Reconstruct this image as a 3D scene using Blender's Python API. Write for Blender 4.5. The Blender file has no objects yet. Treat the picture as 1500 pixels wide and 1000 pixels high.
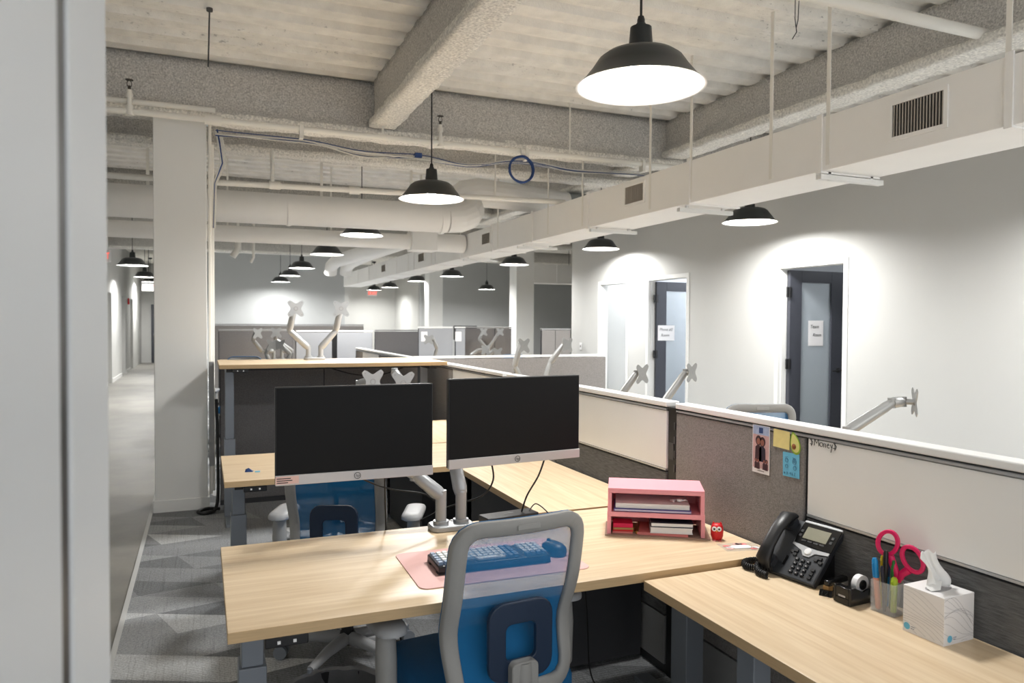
import bpy, bmesh, math, random
from mathutils import Vector, Matrix, noise
random.seed(7)
PI = math.pi
S = bpy.context.scene
COL = S.collection

# ------------------------------------------------------------------ camera
HC = 1.53
YAW, PITCH, ROLL, FPX = math.radians(22.6), math.radians(1.438), math.radians(.346), 1089.0
def _cam_rows():
    cy, sy = math.cos(YAW), math.sin(YAW); cp, sp = math.cos(PITCH), math.sin(PITCH); cr, sr = math.cos(ROLL), math.sin(ROLL)
    A = Matrix(((cy, -sy, 0), (0, 0, -1), (sy, cy, 0)))
    B = Matrix(((1, 0, 0), (0, cp, -sp), (0, sp, cp)))
    C = Matrix(((cr, -sr, 0), (sr, cr, 0), (0, 0, 1)))
    return C @ B @ A
CR = _cam_rows()
cam_d = bpy.data.cameras.new('camera'); cam = bpy.data.objects.new('camera', cam_d); COL.objects.link(cam)
cam_d.sensor_width = 36; cam_d.lens = FPX / 1500 * 36; cam_d.clip_start = .02; cam_d.clip_end = 100
m3 = Matrix((CR[0], -CR[1], -CR[2])).transposed()
cam.matrix_world = Matrix.Translation((0, 0, HC)) @ m3.to_4x4()
cam_d.dof.use_dof = True; cam_d.dof.focus_distance = 2.9; cam_d.dof.aperture_fstop = 5.0
S.camera = cam

# ------------------------------------------------------------------ world, exposure
w = bpy.data.worlds.new('world'); S.world = w; w.use_nodes = True
w.node_tree.nodes['Background'].inputs[0].default_value = (.96, .98, 1, 1)
w.node_tree.nodes['Background'].inputs[1].default_value = 1.0
S.view_settings.view_transform = 'Standard'; S.view_settings.look = 'None'
S.view_settings.exposure = 0.36; S.view_settings.gamma = 1
LAMP_W = 35.0           # one pendant lamp
LAMP_COL = (1.0, .995, .98)

# pixel -> point helpers (photo is 1500x1000); the distance comes from a named plane
def ray(px, py):
    return CR.transposed() @ Vector(((px-750)/FPX, (py-500)/FPX, 1))
def at_z(px, py, z): d = ray(px, py); return Vector((0, 0, HC)) + d*((z-HC)/d.z)
def at_x(px, py, x): d = ray(px, py); return Vector((0, 0, HC)) + d*(x/d.x)
def at_y(px, py, y): d = ray(px, py); return Vector((0, 0, HC)) + d*(y/d.y)
def at_d(px, py, t): return Vector((0, 0, HC)) + ray(px, py)*t

# ------------------------------------------------------------------ materials
MATS = {}
def srgb(r, g, b):
    f = lambda c: (c/255/12.92 if c/255 <= .04045 else ((c/255+.055)/1.055)**2.4)
    return (f(r), f(g), f(b), 1)
def mat(name, rgb, rough=.5, metal=0, spec=.5, var=0, vscale=8, bump=0, bscale=60, trans=0, emit=0, stretch=(1, 1, 1), coat=0, alpha=1, detail=4):
    m = bpy.data.materials.new(name); m.use_nodes = True
    nt = m.node_tree; b = nt.nodes['Principled BSDF']
    c = srgb(*rgb)
    b.inputs['Base Color'].default_value = c; b.inputs['Roughness'].default_value = rough; b.inputs['Metallic'].default_value = metal
    b.inputs['Specular IOR Level'].default_value = spec; b.inputs['Transmission Weight'].default_value = trans; b.inputs['Coat Weight'].default_value = coat
    if alpha < 1: b.inputs['Alpha'].default_value = alpha
    if emit:
        b.inputs['Emission Color'].default_value = c; b.inputs['Emission Strength'].default_value = emit
    if var or bump:
        tc = nt.nodes.new('ShaderNodeTexCoord'); mp = nt.nodes.new('ShaderNodeMapping'); mp.inputs['Scale'].default_value = stretch
        nt.links.new(tc.outputs['Object'], mp.inputs[0])
    if var:
        n = nt.nodes.new('ShaderNodeTexNoise'); n.inputs['Scale'].default_value = vscale; n.inputs['Detail'].default_value = detail
        nt.links.new(mp.outputs[0], n.inputs['Vector'])
        r = nt.nodes.new('ShaderNodeMapRange'); r.inputs[1].default_value = .25; r.inputs[2].default_value = .75; r.inputs[3].default_value = 1-var; r.inputs[4].default_value = 1+var
        nt.links.new(n.outputs[0], r.inputs[0])
        mx = nt.nodes.new('ShaderNodeVectorMath'); mx.operation = 'SCALE'; mx.inputs[0].default_value = c[:3]
        nt.links.new(r.outputs[0], mx.inputs['Scale']); nt.links.new(mx.outputs[0], b.inputs['Base Color'])
    if bump:
        n2 = nt.nodes.new('ShaderNodeTexNoise'); n2.inputs['Scale'].default_value = bscale; n2.inputs['Detail'].default_value = 3
        nt.links.new(mp.outputs[0], n2.inputs['Vector'])
        bp = nt.nodes.new('ShaderNodeBump'); bp.inputs['Strength'].default_value = bump; bp.inputs['Distance'].default_value = .01
        nt.links.new(n2.outputs[0], bp.inputs['Height']); nt.links.new(bp.outputs[0], b.inputs['Normal'])
    MATS[name] = m
    return m

mat('column_paint', (230, 230, 227), .75, var=.015, vscale=2)
mat('wall_paint', (196, 196, 193), .75, var=.015, vscale=2)
mat('jamb_paint', (196, 199, 201), .5)
mat('wall_grey', (176, 178, 178), .8, var=.02, vscale=2)  # darker than wall_paint: the unlit look of the right back wall is in the colour
mat('room_paint', (226, 229, 234), .8)
mat('trim_white', (228, 228, 225), .45)
mat('deck', (243, 240, 233), .75, var=.10, vscale=7, bump=.25, bscale=90)
mat('fireproof', (205, 202, 197), .95, var=.42, vscale=85, bump=1.0, bscale=90, detail=6)
mat('flange', (232, 229, 222), .9, var=.35, vscale=60, bump=.8, bscale=50, detail=6)
mat('duct_paint', (246, 244, 240), .55, var=.02, vscale=3)
mat('pipe_paint', (236, 233, 225), .5)
mat('dark_steel', (70, 70, 70), .6)
mat('black_shade', (27, 33, 35), .38)
mat('shade_inner', (245, 245, 242), .5)
mat('bulb', (255, 250, 240), .5, emit=30)
mat('black_plastic', (24, 24, 26), .42)
mat('black_gloss', (14, 14, 15), .18)
mat('rubber', (20, 20, 21), .6)
mat('cable_blue', (28, 62, 118), .5)
mat('cable_white', (214, 212, 205), .5)
mat('silver', (188, 190, 192), .32, metal=.55)
mat('arm_silver', (168, 170, 172), .36, metal=.4)
mat('arm_silver_dim', (150, 151, 150), .4, metal=.4)
mat('leg_grey', (136, 142, 150), .4, metal=.3)
mat('chair_grey', (150, 149, 146), .5)
mat('chair_light', (158, 159, 161), .48)
mat('seat_blue', (8, 92, 142), .85, var=.12, vscale=300)
mat('lumbar', (24, 42, 66), .35)
mat('fabric', (136, 132, 129), .95, var=.26, vscale=170, bump=.35, bscale=350)
mat('fabric_lit', (158, 160, 164), .95, var=.08, vscale=150)  # lighter copy of fabric, lamplight on the far panels put into the colour
mat('fabric_band', (92, 92, 92), .95, var=.4, vscale=90, stretch=(1, .22, 2.2), bump=.4, bscale=200)
mat('fabric_dark', (112, 110, 110), .95, var=.22, vscale=120)  # darker fabric; behind the raised desk the shade is put into this colour
mat('pedestal', (58, 59, 62), .7)
mat('whiteboard', (240, 240, 238), .22, var=.012, vscale=5)
mat('rail_white', (236, 236, 234), .4)
mat('base_grey', (150, 150, 150), .5)
mat('screen', (9, 9, 10), .5, spec=.22)
mat('bezel', (26, 26, 27), .45)
mat('chin', (198, 195, 194), .35, metal=.25)
mat('pink', (240, 158, 168), .5)
mat('mat_pink', (232, 186, 180), .6)
mat('hot_pink', (226, 24, 98), .35)
mat('magenta', (222, 20, 80), .6)
mat('paper', (238, 236, 236), .7)
mat('paper_lilac', (196, 188, 214), .6)
mat('folder_purple', (92, 84, 150), .4)
mat('kraft', (182, 142, 88), .7)
mat('salmon', (226, 132, 128), .6)
mat('cardboard', (176, 146, 128), .8)
mat('gold', (176, 130, 60), .35, metal=.7)
mat('navy', (26, 28, 48), .5)
mat('red_toy', (206, 22, 30), .45)
mat('white_plastic', (236, 236, 236), .4)
mat('tissue', (244, 243, 240), .8)
mat('ink', (22, 22, 24), .5)
mat('ink_blue', (40, 70, 120), .5)
mat('line_grey', (168, 166, 168), .6)
mat('note_yellow', (236, 222, 150), .7, var=.04, vscale=60)
mat('note_blue', (110, 192, 226), .7, var=.05, vscale=50)
mat('avocado_skin', (150, 186, 60), .5)
mat('avocado_flesh', (228, 226, 140), .5)
mat('avocado_pit', (134, 82, 40), .4)
mat('photo_bg', (206, 170, 168), .35, var=.16, vscale=40)
mat('photo_dark', (58, 34, 40), .4)
mat('photo_skin', (150, 96, 80), .4)
mat('photo_top', (170, 186, 216), .35, var=.15, vscale=80)
mat('pen_blue', (24, 140, 205), .35)
mat('pen_green', (40, 120, 50), .35)
mat('pen_yellow', (232, 200, 40), .35)
mat('pen_peach', (240, 160, 130), .4)
mat('highlighter', (180, 205, 50), .35)
mat('key_white', (226, 228, 226), .5)
mat('key_blue', (120, 140, 165), .5)
mat('lcd', (142, 140, 122), .25)
mat('phone_body', (44, 47, 52), .42)
mat('door_dark', (62, 64, 72), .45)
mat('exit_red', (255, 70, 45), .5, emit=1.6)
mat('sticker', (232, 196, 186), .6)
mat('sprinkler', (80, 74, 66), .4, metal=.6)
mat('galv', (150, 156, 158), .35, metal=.6, var=.12, vscale=10)
mat('grille', (170, 162, 152), .5)
mat('grille_dark', (52, 50, 48), .7)
mat('liner', (150, 150, 152), .3, alpha=.5)
mat('bin', (18, 18, 19), .4)
mat('carpet_edge', (205, 206, 205), .6)
# glass-like
def glassy(name, rgb, mixf, rough=.1):
    m = bpy.data.materials.new(name); m.use_nodes = True; nt = m.node_tree; b = nt.nodes['Principled BSDF']
    b.inputs['Base Color'].default_value = srgb(*rgb); b.inputs['Roughness'].default_value = rough
    t = nt.nodes.new('ShaderNodeBsdfTransparent'); mx = nt.nodes.new('ShaderNodeMixShader'); mx.inputs[0].default_value = mixf
    nt.links.new(t.outputs[0], mx.inputs[1]); nt.links.new(b.outputs[0], mx.inputs[2]); nt.links.new(mx.outputs[0], nt.nodes['Material Output'].inputs[0])
    MATS[name] = m
glassy('door_glass', (205, 216, 224), .35, .3)
glassy('acrylic', (225, 230, 236), .22, .05)
# chair mesh: woven fabric, thread pattern lets light through
def weave(name, rgb, mixf):
    glassy(name, rgb, mixf, .8)
    m = MATS[name]; nt = m.node_tree; mx = [n for n in nt.nodes if n.type == 'MIX_SHADER'][0]
    tc = nt.nodes.new('ShaderNodeTexCoord'); n = nt.nodes.new('ShaderNodeTexNoise'); n.inputs['Scale'].default_value = 260; n.inputs['Detail'].default_value = 1
    r = nt.nodes.new('ShaderNodeMapRange'); r.inputs[1].default_value = .3; r.inputs[2].default_value = .7; r.inputs[3].default_value = mixf-.16; r.inputs[4].default_value = mixf+.16
    nt.links.new(tc.outputs['Object'], n.inputs['Vector']); nt.links.new(n.outputs[0], r.inputs[0]); nt.links.new(r.outputs[0], mx.inputs[0])
glassy('chair_mesh', (10, 118, 178), .70, .8)
# wood laminate: grain runs along local X
def wood(name, axis):
    m = bpy.data.materials.new(name); m.use_nodes = True; nt = m.node_tree; b = nt.nodes['Principled BSDF']
    b.inputs['Roughness'].default_value = .38
    tc = nt.nodes.new('ShaderNodeTexCoord'); mp = nt.nodes.new('ShaderNodeMapping')
    mp.inputs['Scale'].default_value = (1.2, 26, 26) if axis == 'x' else (26, 1.2, 26)
    n = nt.nodes.new('ShaderNodeTexNoise'); n.inputs['Scale'].default_value = 2.2; n.inputs['Detail'].default_value = 6; n.inputs['Distortion'].default_value = .35
    cr = nt.nodes.new('ShaderNodeValToRGB'); e = cr.color_ramp.elements
    e[0].position = .3; e[0].color = srgb(214, 187, 150); e[1].position = .7; e[1].color = srgb(234, 212, 180)
    nt.links.new(tc.outputs['Object'], mp.inputs[0]); nt.links.new(mp.outputs[0], n.inputs['Vector']); nt.links.new(n.outputs[0], cr.inputs[0]); nt.links.new(cr.outputs[0], b.inputs['Base Color'])
    MATS[name] = m
wood('wood_x', 'x'); wood('wood_y', 'y')
def speckle(name, lo, hi, scale, amount):
    m = MATS[name]; nt = m.node_tree; b = nt.nodes['Principled BSDF']; L = nt.links.new
    src = b.inputs['Base Color'].links[0].from_socket
    tc = nt.nodes.new('ShaderNodeTexCoord'); mp = nt.nodes.new('ShaderNodeMapping'); mp.inputs['Scale'].default_value = (.6, 1.4, 1)
    n = nt.nodes.new('ShaderNodeTexNoise'); n.inputs['Scale'].default_value = scale; n.inputs['Detail'].default_value = 6; n.inputs['Roughness'].default_value = .7
    big = nt.nodes.new('ShaderNodeTexNoise'); big.inputs['Scale'].default_value = 1.1
    L(tc.outputs['Object'], mp.inputs[0]); L(mp.outputs[0], n.inputs['Vector']); L(tc.outputs['Object'], big.inputs['Vector'])
    ad = nt.nodes.new('ShaderNodeMath'); ad.operation = 'MULTIPLY_ADD'; ad.inputs[1].default_value = .35; L(big.outputs[0], ad.inputs[0]); L(n.outputs[0], ad.inputs[2])
    r = nt.nodes.new('ShaderNodeMapRange'); r.inputs[1].default_value = lo; r.inputs[2].default_value = hi; r.inputs[3].default_value = 1; r.inputs[4].default_value = 1-amount
    L(ad.outputs[0], r.inputs[0]); v = nt.nodes.new('ShaderNodeVectorMath'); v.operation = 'SCALE'; L(src, v.inputs[0]); L(r.outputs[0], v.inputs['Scale']); L(v.outputs[0], b.inputs['Base Color'])
speckle('deck', .80, .90, 30, .45)
def edge_band(name):
    mat(name, (200, 170, 128), .5, var=.08, vscale=6, stretch=(2, 2, 40))
edge_band('wood_edge')
# concrete
def concrete():
    m = bpy.data.materials.new('concrete'); m.use_nodes = True; nt = m.node_tree; b = nt.nodes['Principled BSDF']
    tc = nt.nodes.new('ShaderNodeTexCoord'); n = nt.nodes.new('ShaderNodeTexNoise'); n.inputs['Scale'].default_value = 1.3; n.inputs['Detail'].default_value = 9; n.inputs['Roughness'].default_value = .65
    cr = nt.nodes.new('ShaderNodeValToRGB'); e = cr.color_ramp.elements
    e[0].position = .3; e[0].color = srgb(108, 106, 101); e[1].position = .72; e[1].color = srgb(148, 145, 138)
    nt.links.new(tc.outputs['Object'], n.inputs['Vector']); nt.links.new(n.outputs[0], cr.inputs[0]); nt.links.new(cr.outputs[0], b.inputs['Base Color'])
    r = nt.nodes.new('ShaderNodeMapRange'); r.inputs[3].default_value = .38; r.inputs[4].default_value = .6
    nt.links.new(n.outputs[0], r.inputs[0]); nt.links.new(r.outputs[0], b.inputs['Roughness'])
    MATS['concrete'] = m
concrete()
# carpet: triangles of different greys with fine ribs
def carpet():
    m = bpy.data.materials.new('carpet'); m.use_nodes = True; nt = m.node_tree; b = nt.nodes['Principled BSDF']; L = nt.links.new
    b.inputs['Roughness'].default_value = 1; b.inputs['Specular IOR Level'].default_value = .1
    N = lambda t: nt.nodes.new(t)
    def M(op, a, bb=None):
        x = N('ShaderNodeMath'); x.operation = op
        for i, v in enumerate((a, bb)):
            if v is None: continue
            if isinstance(v, (int, float)): x.inputs[i].default_value = v
            else: L(v, x.inputs[i])
        return x.outputs[0]
    tc = N('ShaderNodeTexCoord'); sp = N('ShaderNodeSeparateXYZ'); L(tc.outputs['Object'], sp.inputs[0])
    x, y = sp.outputs[0], sp.outputs[1]
    # skewed triangle lattice
    u = M('DIVIDE', M('ADD', x, M('MULTIPLY', y, .35)), .42); v = M('DIVIDE', M('SUBTRACT', y, M('MULTIPLY', x, .2)), .33)
    fu, fv = M('FRACT', u), M('FRACT', v)
    tri = M('GREATER_THAN', M('ADD', fu, fv), 1.0)
    cu, cv = M('FLOOR', u), M('FLOOR', v)
    cb = N('ShaderNodeCombineXYZ'); L(cu, cb.inputs[0]); L(cv, cb.inputs[1]); L(tri, cb.inputs[2])
    wn = N('ShaderNodeTexWhiteNoise'); wn.noise_dimensions = '3D'; L(cb.outputs[0], wn.inputs['Vector'])
    cr = N('ShaderNodeValToRGB'); e = cr.color_ramp.elements; cr.color_ramp.interpolation = 'CONSTANT'
    e[0].position = 0; e[0].color = srgb(128, 130, 132); e[1].position = .3; e[1].color = srgb(148, 150, 152)
    a = cr.color_ramp.elements.new(.62); a.color = srgb(164, 166, 168); a = cr.color_ramp.elements.new(.84); a.color = srgb(196, 198, 199)
    L(wn.outputs['Value'], cr.inputs[0])
    # streaks inside triangles
    st = N('ShaderNodeTexNoise'); st.inputs['Scale'].default_value = 1; st.inputs['Detail'].default_value = 2
    mp = N('ShaderNodeMapping'); mp.inputs['Scale'].default_value = (90, 2.0, 1); L(tc.outputs['Object'], mp.inputs[0]); L(mp.outputs[0], st.inputs['Vector'])
    streak = M('MULTIPLY', M('GREATER_THAN', st.outputs[0], .6), .13)
    # pile ribs
    ribs = M('MULTIPLY', M('SINE', M('MULTIPLY', y, 2*PI/.018)), .13)
    pn = N('ShaderNodeTexNoise'); pn.inputs['Scale'].default_value = 130; L(tc.outputs['Object'], pn.inputs['Vector'])
    k = M('ADD', M('ADD', M('SUBTRACT', 1.0, streak), ribs), M('MULTIPLY', M('SUBTRACT', pn.outputs[0], .5), 1.1))
    sc = N('ShaderNodeVectorMath'); sc.operation = 'SCALE'; L(cr.outputs[0], sc.inputs[0]); L(k, sc.inputs['Scale'])
    L(sc.outputs[0], b.inputs['Base Color'])
    MATS['carpet'] = m
carpet()

# ------------------------------------------------------------------ mesh builder
class MB:
    def __init__(s): s.v = []; s.f = []; s.mi = []
    def add(s, vs, fs, mi=0):
        o = len(s.v); s.v += [tuple(v) for v in vs]; s.f += [tuple(i+o for i in f) for f in fs]; s.mi += [mi]*len(fs); return s
    def box(s, x0, x1, y0, y1, z0, z1, mi=0, M=None):
        vs = [Vector((x, y, z)) for x in (x0, x1) for y in (y0, y1) for z in (z0, z1)]
        if M: vs = [M @ v for v in vs]
        return s.add(vs, [(0, 1, 3, 2), (4, 6, 7, 5), (0, 4, 5, 1), (2, 3, 7, 6), (0, 2, 6, 4), (1, 5, 7, 3)], mi)
    def tube(s, pts, r, n=10, caps=True, mi=0):
        pts = [Vector(p) for p in pts]; rs = r if isinstance(r, (list, tuple)) else [r]*len(pts)
        t0 = (pts[1]-pts[0]).normalized(); up = Vector((0, 0, 1)) if abs(t0.z) < .9 else Vector((1, 0, 0))
        a = t0.cross(up).normalized(); vs = []
        for i, p in enumerate(pts):
            t = (pts[min(i+1, len(pts)-1)]-pts[max(i-1, 0)]).normalized()
            a = (a-t*a.dot(t)).normalized(); b = t.cross(a)
            vs += [p+(a*math.cos(q)+b*math.sin(q))*rs[i] for q in (2*PI*k/n for k in range(n))]
        fs = [(i*n+k, i*n+(k+1) % n, (i+1)*n+(k+1) % n, (i+1)*n+k) for i in range(len(pts)-1) for k in range(n)]
        if caps: fs += [tuple(range(n-1, -1, -1)), tuple((len(pts)-1)*n+k for k in range(n))]
        return s.add(vs, fs, mi)
    def lathe(s, prof, n=32, M=None, mi=0):
        vs = [Vector((r*math.cos(2*PI*k/n), r*math.sin(2*PI*k/n), z)) for r, z in prof for k in range(n)]
        if M: vs = [M @ v for v in vs]
        return s.add(vs, [(i*n+k, i*n+(k+1) % n, (i+1)*n+(k+1) % n, (i+1)*n+k) for i in range(len(prof)-1) for k in range(n)], mi)
    def prism(s, poly, z0, z1, M=None, mi=0):
        n = len(poly); vs = [Vector((x, y, z)) for z in (z0, z1) for x, y in poly]
        if M: vs = [M @ v for v in vs]
        return s.add(vs, [tuple(range(n-1, -1, -1)), tuple(range(n, 2*n))]+[(k, (k+1) % n, n+(k+1) % n, n+k) for k in range(n)], mi)
    def ring_prism(s, outer, inner, z0, z1, M=None, mi=0):
        n = len(outer); vs = [Vector((x, y, z)) for z in (z0, z1) for poly in (outer, inner) for x, y in poly]
        if M: vs = [M @ v for v in vs]
        fs = []
        for k in range(n):
            j = (k+1) % n
            fs += [(k, n+k, n+j, j), (2*n+k, 2*n+j, 3*n+j, 3*n+k), (k, j, 2*n+j, 2*n+k), (n+k, 3*n+k, 3*n+j, n+j)]
        return s.add(vs, fs, mi)
    def build(s, name, mats, parent=None, smooth=30, bevel=0, segs=2, loc=None, rotz=None):
        me = bpy.data.meshes.new(name); me.from_pydata(s.v, [], s.f); me.polygons.foreach_set('material_index', s.mi)
        for k in (mats if isinstance(mats, (list, tuple)) else [mats]): me.materials.append(MATS[k])
        bm = bmesh.new(); bm.from_mesh(me); bmesh.ops.recalc_face_normals(bm, faces=bm.faces); bm.to_mesh(me); bm.free()
        if smooth: me.shade_smooth(); me.set_sharp_from_angle(angle=math.radians(smooth))
        o = bpy.data.objects.new(name, me); COL.objects.link(o)
        if parent: o.parent = parent
        if loc is not None: o.location = loc
        if rotz is not None: o.rotation_euler.z = rotz
        if bevel:
            b = o.modifiers.new('bevel', 'BEVEL'); b.width = bevel; b.segments = segs; b.limit_method = 'ANGLE'; b.angle_limit = math.radians(40)
        return o
def rrect(w, h, r, n=5, cx=0, cy=0):
    p = []
    for sx, sy, a0 in ((1, 1, 0), (-1, 1, PI/2), (-1, -1, PI), (1, -1, 3*PI/2)):
        p += [(cx+sx*(w/2-r)+r*math.cos(a0+PI/2*k/n), cy+sy*(h/2-r)+r*math.sin(a0+PI/2*k/n)) for k in range(n+1)]
    return p
def tag(o, label, cat, group=None):
    o['label'] = label; o['category'] = cat
    if group: o['group'] = group
    return o
def thing(name, label, cat, loc=(0, 0, 0), rotz=0, group=None):
    o = bpy.data.objects.new(name, None); o.empty_display_size = .1; COL.objects.link(o); o.location = loc; o.rotation_euler.z = rotz
    return tag(o, label, cat, group)
def struct(o, label=None):
    o['kind'] = 'structure'
    if label: o['label'] = label
    return o
def dup(root, loc, rotz=0, label=None, group=None):
    r = root.copy(); COL.objects.link(r); r.location = loc; r.rotation_euler.z = rotz
    if label: r['label'] = label
    if group: r['group'] = group
    for ch in list(root.children):
        c = ch.copy(); COL.objects.link(c); c.parent = r
        for g in ch.children:
            d = g.copy(); COL.objects.link(d); d.parent = c
    return r
def text(body, size, name, material, parent, M, extrude=.0004, shear=0, align='LEFT', space=1):
    cu = bpy.data.curves.new(name, 'FONT'); cu.body = body; cu.size = size; cu.extrude = extrude; cu.shear = shear; cu.align_x = align; cu.space_character = space
    t = bpy.data.objects.new(name, cu); COL.objects.link(t)
    me = bpy.data.meshes.new_from_object(t.evaluated_get(bpy.context.evaluated_depsgraph_get())); bpy.data.objects.remove(t)
    me.transform(M); me.materials.clear(); me.materials.append(MATS[material])
    o = bpy.data.objects.new(name, me); COL.objects.link(o); o.parent = parent
    return o
def stroke_text(strokes, r, name, material, parent, to3):       # handwriting: polylines in 2D
    mb = MB()
    for st in strokes: mb.tube([to3(*p) for p in st], r, 5)
    return mb.build(name, material, parent)
TR = Matrix.Translation
def RZ(a): return Matrix.Rotation(a, 4, 'Z')
def RX(a): return Matrix.Rotation(a, 4, 'X')
def RY(a): return Matrix.Rotation(a, 4, 'Y')

# ------------------------------------------------------------------ setting
XW, XL, ZC = 5.8, -2.05, 3.6
struct(MB().box(-4, 13, -1.5, 31, -.1, 0).build('floor', 'concrete', smooth=0), 'polished grey concrete floor')
struct(MB().box(-.37, XW, -.5, 22, 0, .006).build('floor_carpet', 'carpet', smooth=0), 'grey carpet tiles with a triangle pattern')
struct(MB().box(-.395, -.37, -.5, 22, 0, .009).build('trim_1', 'carpet_edge', smooth=0), 'pale carpet edge strip')
# corrugated deck: ribs run across the room
def deck():
    p = []; y = -1.5
    while y < 31:
        p += [(y, ZC), (y+.13, ZC), (y+.155, ZC+.05), (y+.275, ZC+.05)]; y += .3
    vs = [(x, a, b) for x in (-4, 13) for a, b in p]; n = len(p)
    fs = [(i, i+1, n+i+1, n+i) for i in range(n-1)]
    o = MB().add(vs, fs).build('ceiling', 'deck', smooth=0)
    return o
struct(deck(), 'cream painted corrugated metal deck')
struct(MB().box(-4, 13, -1.5, 31, ZC+.06, ZC+.12).build('ceiling_slab', 'deck', smooth=0), 'slab above the metal deck')
def rough_beam(name, axis, a0, a1, c, zb, zt, web, fl, label, step=.055):
    """fireproofed steel beam; axis the way it runs, c its centre line"""
    prof = [(-fl/2, zb), (fl/2, zb), (fl/2, zb+.06), (web/2, zb+.1), (web/2, zt), (-web/2, zt), (-web/2, zb+.1), (-fl/2, zb+.06)]
    pts = []
    for i in range(len(prof)):
        p, q = prof[i], prof[(i+1) % len(prof)]; n = max(1, int(math.dist(p, q)/step))
        pts += [(p[0]+(q[0]-p[0])*k/n, p[1]+(q[1]-p[1])*k/n) for k in range(n)]
    n = len(pts); m = int((a1-a0)/step); vs = []; 
    for j in range(m+1):
        a = a0+(a1-a0)*j/m
        for u, z in pts:
            q = Vector((a*7, u*7, z*7)); d = noise.noise_vector(q)*.012+noise.noise_vector(q*3.1)*.008
            vs.append((a, c+u+d.y, z+d.z) if axis == 'x' else (c+u+d.x, a, z+d.z))
    fs = [(j*n+k, j*n+(k+1) % n, (j+1)*n+(k+1) % n, (j+1)*n+k) for j in range(m) for k in range(n)]
    lo = [i for i, f in enumerate(fs) if sum(vs[x][2] for x in f)/4 < zb+.075]
    mb = MB().add(vs, fs); 
    for i in lo: mb.mi[i] = 1
    return struct(mb.build(name, ['fireproof', 'flange'], smooth=180), label)
rough_beam('ceiling_beam', 'y', -.5, 6.42, 1.44, 3.2, 3.61, .13, .22, 'fireproofed steel beam running down the room')
rough_beam('ceiling_beam', 'y', -.5, 12, 4.47, 3.22, 3.61, .14, .24, 'fireproofed steel beam behind the square duct')
rough_beam('ceiling_beam', 'x', -3.5, 5.75, 6.56, 3.14, 3.61, .14, .24, 'fireproofed cross beam on the column line')
rough_beam('ceiling_beam', 'x', -3.5, 5.75, 7.55, 3.12, 3.61, .10, .20, 'second fireproofed cross beam beyond the column', .08)
for k, y in enumerate((11.5, 15.6, 20)):
    rough_beam('ceiling_beam', 'x', -3.5, 12.5, y, 3.25, 3.61, .12, .2, 'far cross beam number %d under the deck' % (k+1), .16)
# column
def column(x0, x1, y0, y1, label):
    c = struct(MB().box(x0, x1, y0, y1, 0, ZC).build('column', 'column_paint', bevel=.006), label)
    b = MB().box(x0-.012, x1+.012, y0-.012, y1+.012, 0, .1).build('baseboard', 'trim_white', c, bevel=.003)
    return c
c1 = column(-.355, .035, 6.5, 6.9, 'white square column at the carpet edge')
MB().tube([(.06, 6.62, .1), (.06, 6.62, 3.3)], .014, 10).build('conduit', 'pipe_paint', c1)
MB().box(.045, .085, 6.5, 6.55, .35, 1.2).build('raceway', 'base_grey', c1, bevel=.004)
MB().tube([(.075, 6.74, .1), (.075, 6.74, 3.0)], .02, 10).build('conduit', 'pipe_paint', c1)
column(6.3, 6.72, 14.9, 15.3, 'white column beyond the end of the office wall')
column(5.35, 5.72, 18.4, 18.8, 'white column far back by the bright end wall')

# right wall with three doorways
DO = [(5.48, 6.37), (8.04, 8.94), (9.52, 10.33)]; DH = 2.14; WT = .13
def wall_with_doors():
    mb = MB(); y = -1.5
    for a, b in DO:
        mb.box(XW, XW+WT, y, a, 0, ZC); mb.box(XW, XW+WT, a, b, DH, ZC); y = b
    mb.box(XW, XW+WT, y, 11.2, 0, ZC)
    return struct(mb.build('wall_right', 'wall_paint', smooth=0), 'white painted wall with three doorways')
wall_with_doors()
mb = MB(); y = -1.5
for a, b in DO+[(11.3, 11.3)]:
    mb.box(XW-.012, XW, y, a-.05, 0, .1); y = b+.05
struct(mb.build('baseboard_right', 'trim_white', smooth=0), 'white baseboard')
for i, (a, b) in enumerate(DO):
    mb = MB()
    for f0, f1 in ((XW-.008, XW+.03), (XW+WT-.03, XW+WT+.008)):
        mb.box(f0, f1, a-.05, a+.004, 0, DH+.05); mb.box(f0, f1, b-.004, b+.05, 0, DH+.05); mb.box(f0, f1, a+.004, b-.004, DH-.004, DH+.05)
    mb.box(XW+.03, XW+WT-.03, a-.01, a+.012, 0, DH); mb.box(XW+.03, XW+WT-.03, b-.012, b+.01, 0, DH); mb.box(XW+.03, XW+WT-.03, a, b, DH-.012, DH+.01)
    struct(mb.build('trim_%d' % (i+2), 'trim_white', smooth=0), 'white metal door frame')
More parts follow.
